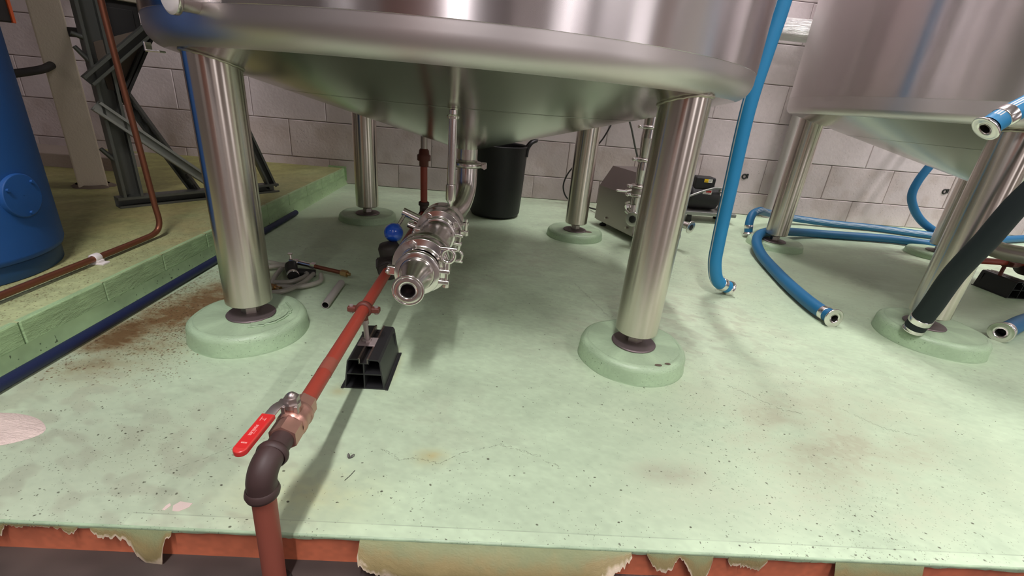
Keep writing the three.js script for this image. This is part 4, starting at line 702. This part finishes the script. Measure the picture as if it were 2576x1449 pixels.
{
  single('power_cable', tube([[0.76, 0.72, -3.0], [0.73, 0.56, -2.98], [0.706, 0.501, -2.95], [0.664, 0.411, -2.95], [0.573, 0.307, -2.95], [0.485, 0.201, -2.95], [0.463, 0.11, -2.95], [0.502, 0.035, -2.95], [0.62, 0.012, -2.85], [0.66, 0.03, -2.7]], 0.0048, 90, 8), M.dark, 'grey-black cable curving down behind the rear right leg', 'cable', 'cables near the pump');
  single('power_cable', tube([[0.72, 0.75, -2.75], [0.751, 0.577, -2.75], [0.781, 0.515, -2.75], [0.825, 0.408, -2.75], [0.869, 0.309, -2.75], [0.895, 0.2, -2.75], [0.88, 0.08, -2.72]], 0.0055, 70, 8), M.galv, 'grey cable dropping straight down left of the valve stack', 'cable', 'cables near the pump');
  single('wall_pipe', rod(V(1.897, 0.0, -3.02), V(1.897, 1.9, -3.02), 0.0245, 0.0245, 28), M.greyPvc, 'pale upright pipe on the block wall behind the right tank leg', 'pipe');
  const f = thing('insulated_pipe', 'horizontal foil wrapped pipe high on the wall between the tanks', 'pipe');
  part('foil_wrap', rod(V(-0.6, 1.105, -2.93), V(3.6, 1.11, -2.93), 0.058, 0.058, 40), M.foil, f); part('hanger', merge([latheAt([[0.0585, -0.012], [0.0605, -0.012], [0.0605, 0.012], [0.0585, 0.012]], V(2.4, 1.108, -2.93), V(1, 0, 0)), rod(V(2.4, 1.108, -2.99), V(2.4, 1.108, -3.05), 0.006)]), M.galvLight, f);
  const hk = (x, y, label) => { const t = thing('wall_clip', label, 'clip', [x, y, -3.05]); part('strap', merge([new THREE.TorusGeometry(0.014, 0.005, 8, 18), box(0.014, 0.03, 0.004, 0.018, 0.004, 0.002, 0.001)]), M.dark, t); };
  hk(1.69, 0.258, 'small dark clip on the wall beside the hanging blue hose'); hk(3.12, 0.268, 'small dark pipe clip on the shaded wall behind the right tank');
}

// ---------------------------------------------------------------- small things on the floor and torn paint
{
  const disc = (cx, cz, rx, rz, h, seedv, n = 40) => sheet(n, 8, (u, v) => { const a = u * Math.PI * 2, q = 1 + 0.1 * (noise(Math.cos(a) * 1.6 + seedv, Math.sin(a) * 1.6 + seedv) - 0.5), s = 1 - v; return [cx + rx * q * s * Math.cos(a), h * (1 - Math.pow(s, 6)) + 0.0003 + h * 0.5 * (noise(s * Math.cos(a) * 3 + 9, s * Math.sin(a) * 9 + seedv) - 0.4) * (1 - s * s), cz + rz * q * s * Math.sin(a)]; }, (u, v) => [(1 - v) * Math.cos(u * 6.2832) * 0.5 + 0.5, (1 - v) * Math.sin(u * 6.2832) * 0.5 + 0.5]);
  const fp = single('filler_patch', disc(-0.865, -0.662, 0.1, 0.046, 0.005, 3), M.filler, 'rough pinkish white filler patch on the floor at the left edge', 'patch'); fp.rotation.y = 0;
  const chip = (pts, name, label) => { const s = new THREE.Shape(); pts.forEach((q, i) => i ? s.lineTo(q[0], -q[1]) : s.moveTo(q[0], -q[1])); s.closePath(); const g = new THREE.ExtrudeGeometry(s, { depth: 0.0006, bevelEnabled: false }); g.rotateX(-Math.PI / 2); return single(name, g, M.filler, label, 'chip'); };
  chip([[-0.452, -0.521], [-0.446, -0.529], [-0.438, -0.5275], [-0.4265, -0.5265], [-0.4275, -0.519], [-0.438, -0.511], [-0.447, -0.5115]], 'paint_chip', 'pinkish bare chip in the green paint near the front edge');
  chip([[-0.462, -0.521], [-0.459, -0.525], [-0.455, -0.521], [-0.4585, -0.512], [-0.463, -0.513]], 'paint_chip', 'tiny bare sliver left of the larger pinkish chip');
  const wing = (a, b) => { const s = new THREE.Shape(); s.moveTo(0, 0); s.quadraticCurveTo(-0.004, 0.006, 0, 0.0125); s.quadraticCurveTo(0.004, 0.006, 0, 0); const g = new THREE.ShapeGeometry(s, 6); g.rotateX(-Math.PI / 2 + 0.12); g.rotateY(a); g.translate(b, 0.0008, 0); return g; };
  const lf = thing('dead_leaf', 'tiny dry two-winged husk on the floor beside the pipe shadow', 'leaf', [-0.2215, 0, -0.631]);
  part('wing', wing(0.35, 0), M.galvLight, lf); part('wing', wing(-0.45, 0.001), M.galvLight, lf); part('vein', merge([tube([[0, 0.001, 0], [-0.004, 0.0012, -0.0065], [-0.0042, 0.0012, -0.0125], [0, 0.001, -0.007], [0, 0.001, 0]], 0.00035, 24, 5), tube([[0.001, 0.001, 0], [0.005, 0.0012, -0.006], [0.0065, 0.0012, -0.0115], [0.0075, 0.001, -0.005], [0.001, 0.001, 0]], 0.00035, 24, 5)]), M.dark, lf);
  single('bristle', tube([[-0.2135, 0.0008, -0.582], [-0.208, 0.001, -0.592], [-0.203, 0.0009, -0.6045]], 0.0005, 16, 6), M.dark, 'short black bristle lying on the floor below the husk', 'bristle');
  // torn green paint curling over the front edge: outline [x, length] along the edge
  const torn = (name, label, outline, o = {}) => {
    const n = o.n || 120, x0 = outline[0][0], x1 = outline[outline.length - 1][0], out = o.out ?? 0.02, k = o.k || 1;
    const len = x => { let i = 0; while (i + 2 < outline.length && outline[i + 1][0] < x) i++; const [a, la] = outline[i], [b, lb] = outline[i + 1]; const L = mix(la, lb, clamp((x - a) / (b - a), 0, 1)); return Math.max(0.0008, L + (noise(x * 420 * k, 1) - 0.5) * 0.006 + (noise(x * 110, 4) - 0.5) * 0.005 * Math.min(1, L / 0.02)); };
    const fn = off => (u, v) => { const x = mix(x0, x1, u), L = len(x), s = v * L, wob = (noise(x * 25, 7) - 0.5) * 0.006, b = out * Math.sin(Math.min(1, s / 0.06) * 2.0) + wob * v; return [x + (v * v) * 0.003 * (noise(x * 30, 2) - 0.5), -0.0035 - s * (1 - 0.25 * v * (out / 0.02) * 0.3) - off, edgeZ(x) + 0.002 + Math.max(0, b) + off * 0.8]; };
    const col = g => { const p = g.attributes.position, c = new Float32Array(p.count * 3); for (let i = 0; i < p.count; i++) { const v = g.attributes.uv.getY(i), x = p.getX(i), nn = fbm(x * 60, v * 8, 3), t = smooth(0.0, 0.45, v + (nn - 0.5) * 0.3), w = smooth(0.7, 0.92, v + (nn - 0.5) * 0.5); const q = [[0.27, 0.31, 0.16], [0.28, 0.225, 0.1], [0.55, 0.45, 0.33]]; for (let j = 0; j < 3; j++) c[i * 3 + j] = mix(mix(q[0][j], q[1][j], t), q[2][j], w) * (0.85 + 0.3 * nn); } g.setAttribute('color', new THREE.BufferAttribute(c, 3)); return g; };
    const nv = 12, top = sheet(n, nv, fn(0)), bot = sheet(n, nv, fn(0.0011)); const i2 = bot.index.array; for (let i = 0; i < i2.length; i += 3) { const t = i2[i]; i2[i] = i2[i + 1]; i2[i + 1] = t; } bot.computeVertexNormals(); col(top); col(bot);
    const rim = sheet(n, 1, (u, v) => fn(v ? 0.0011 : 0)(u, 1), (u, v) => [u, 1]); col(rim);
    const g = mergeGeometries([top, bot, rim]);
    return single(name, g, M.flake, label, 'paint flake');
  };
  torn('paint_flake', 'large curled flake of torn green paint at the centre of the front edge', [[-0.16, 0.02], [-0.157, 0.033], [-0.13, 0.045], [-0.1, 0.055], [-0.07, 0.063], [-0.05, 0.066], [-0.03, 0.062], [-0.02, 0.058], [0.0, 0.072], [0.05, 0.078], [0.1, 0.08], [0.14, 0.078], [0.165, 0.068], [0.18, 0.05], [0.2, 0.036], [0.22, 0.026], [0.24, 0.01], [0.248, 0.003]], { n: 420, out: 0.026 });
  torn('paint_flake', 'forked strip of torn paint hanging to the dark floor left of the pipe', [[-0.545, 0.004], [-0.53, 0.016], [-0.51, 0.015], [-0.495, 0.02], [-0.487, 0.03], [-0.478, 0.05], [-0.47, 0.066], [-0.462, 0.07], [-0.452, 0.064], [-0.445, 0.052], [-0.442, 0.03], [-0.438, 0.012], [-0.43, 0.004]], { n: 160, out: 0.012 });
  torn('paint_flake', 'small triangular paint scrap right of the large curled flake', [[0.272, 0.003], [0.28, 0.014], [0.29, 0.026], [0.304, 0.031], [0.313, 0.025], [0.318, 0.01], [0.326, 0.003]], { n: 60, out: 0.012 });
  torn('paint_flake', 'narrow drooping paint strip beside the triangular scrap', [[0.326, 0.004], [0.335, 0.016], [0.345, 0.03], [0.352, 0.05], [0.366, 0.054], [0.371, 0.03], [0.376, 0.004]], { n: 60, out: 0.008 });
  torn('paint_flake', 'square tab of torn paint on the red riser', [[0.4, 0.006], [0.405, 0.017], [0.42, 0.018], [0.44, 0.024], [0.452, 0.025], [0.458, 0.014], [0.462, 0.005]], { n: 70, out: 0.006 });
  torn('paint_flake', 'wide pale paint flap with a folded corner toward the right', [[0.57, 0.045], [0.585, 0.03], [0.6, 0.05], [0.62, 0.054], [0.66, 0.05], [0.7, 0.052], [0.712, 0.044], [0.714, 0.01]], { n: 120, out: 0.012 });
  torn('paint_flake', 'short ragged fringe of paint at the far left of the front edge', [[-0.7, 0.03], [-0.672, 0.024], [-0.665, 0.006], [-0.62, 0.003], [-0.585, 0.004], [-0.58, 0.012], [-0.572, 0.013], [-0.562, 0.003]], { n: 120, out: 0.006 });
}
renderer.render(scene, camera);
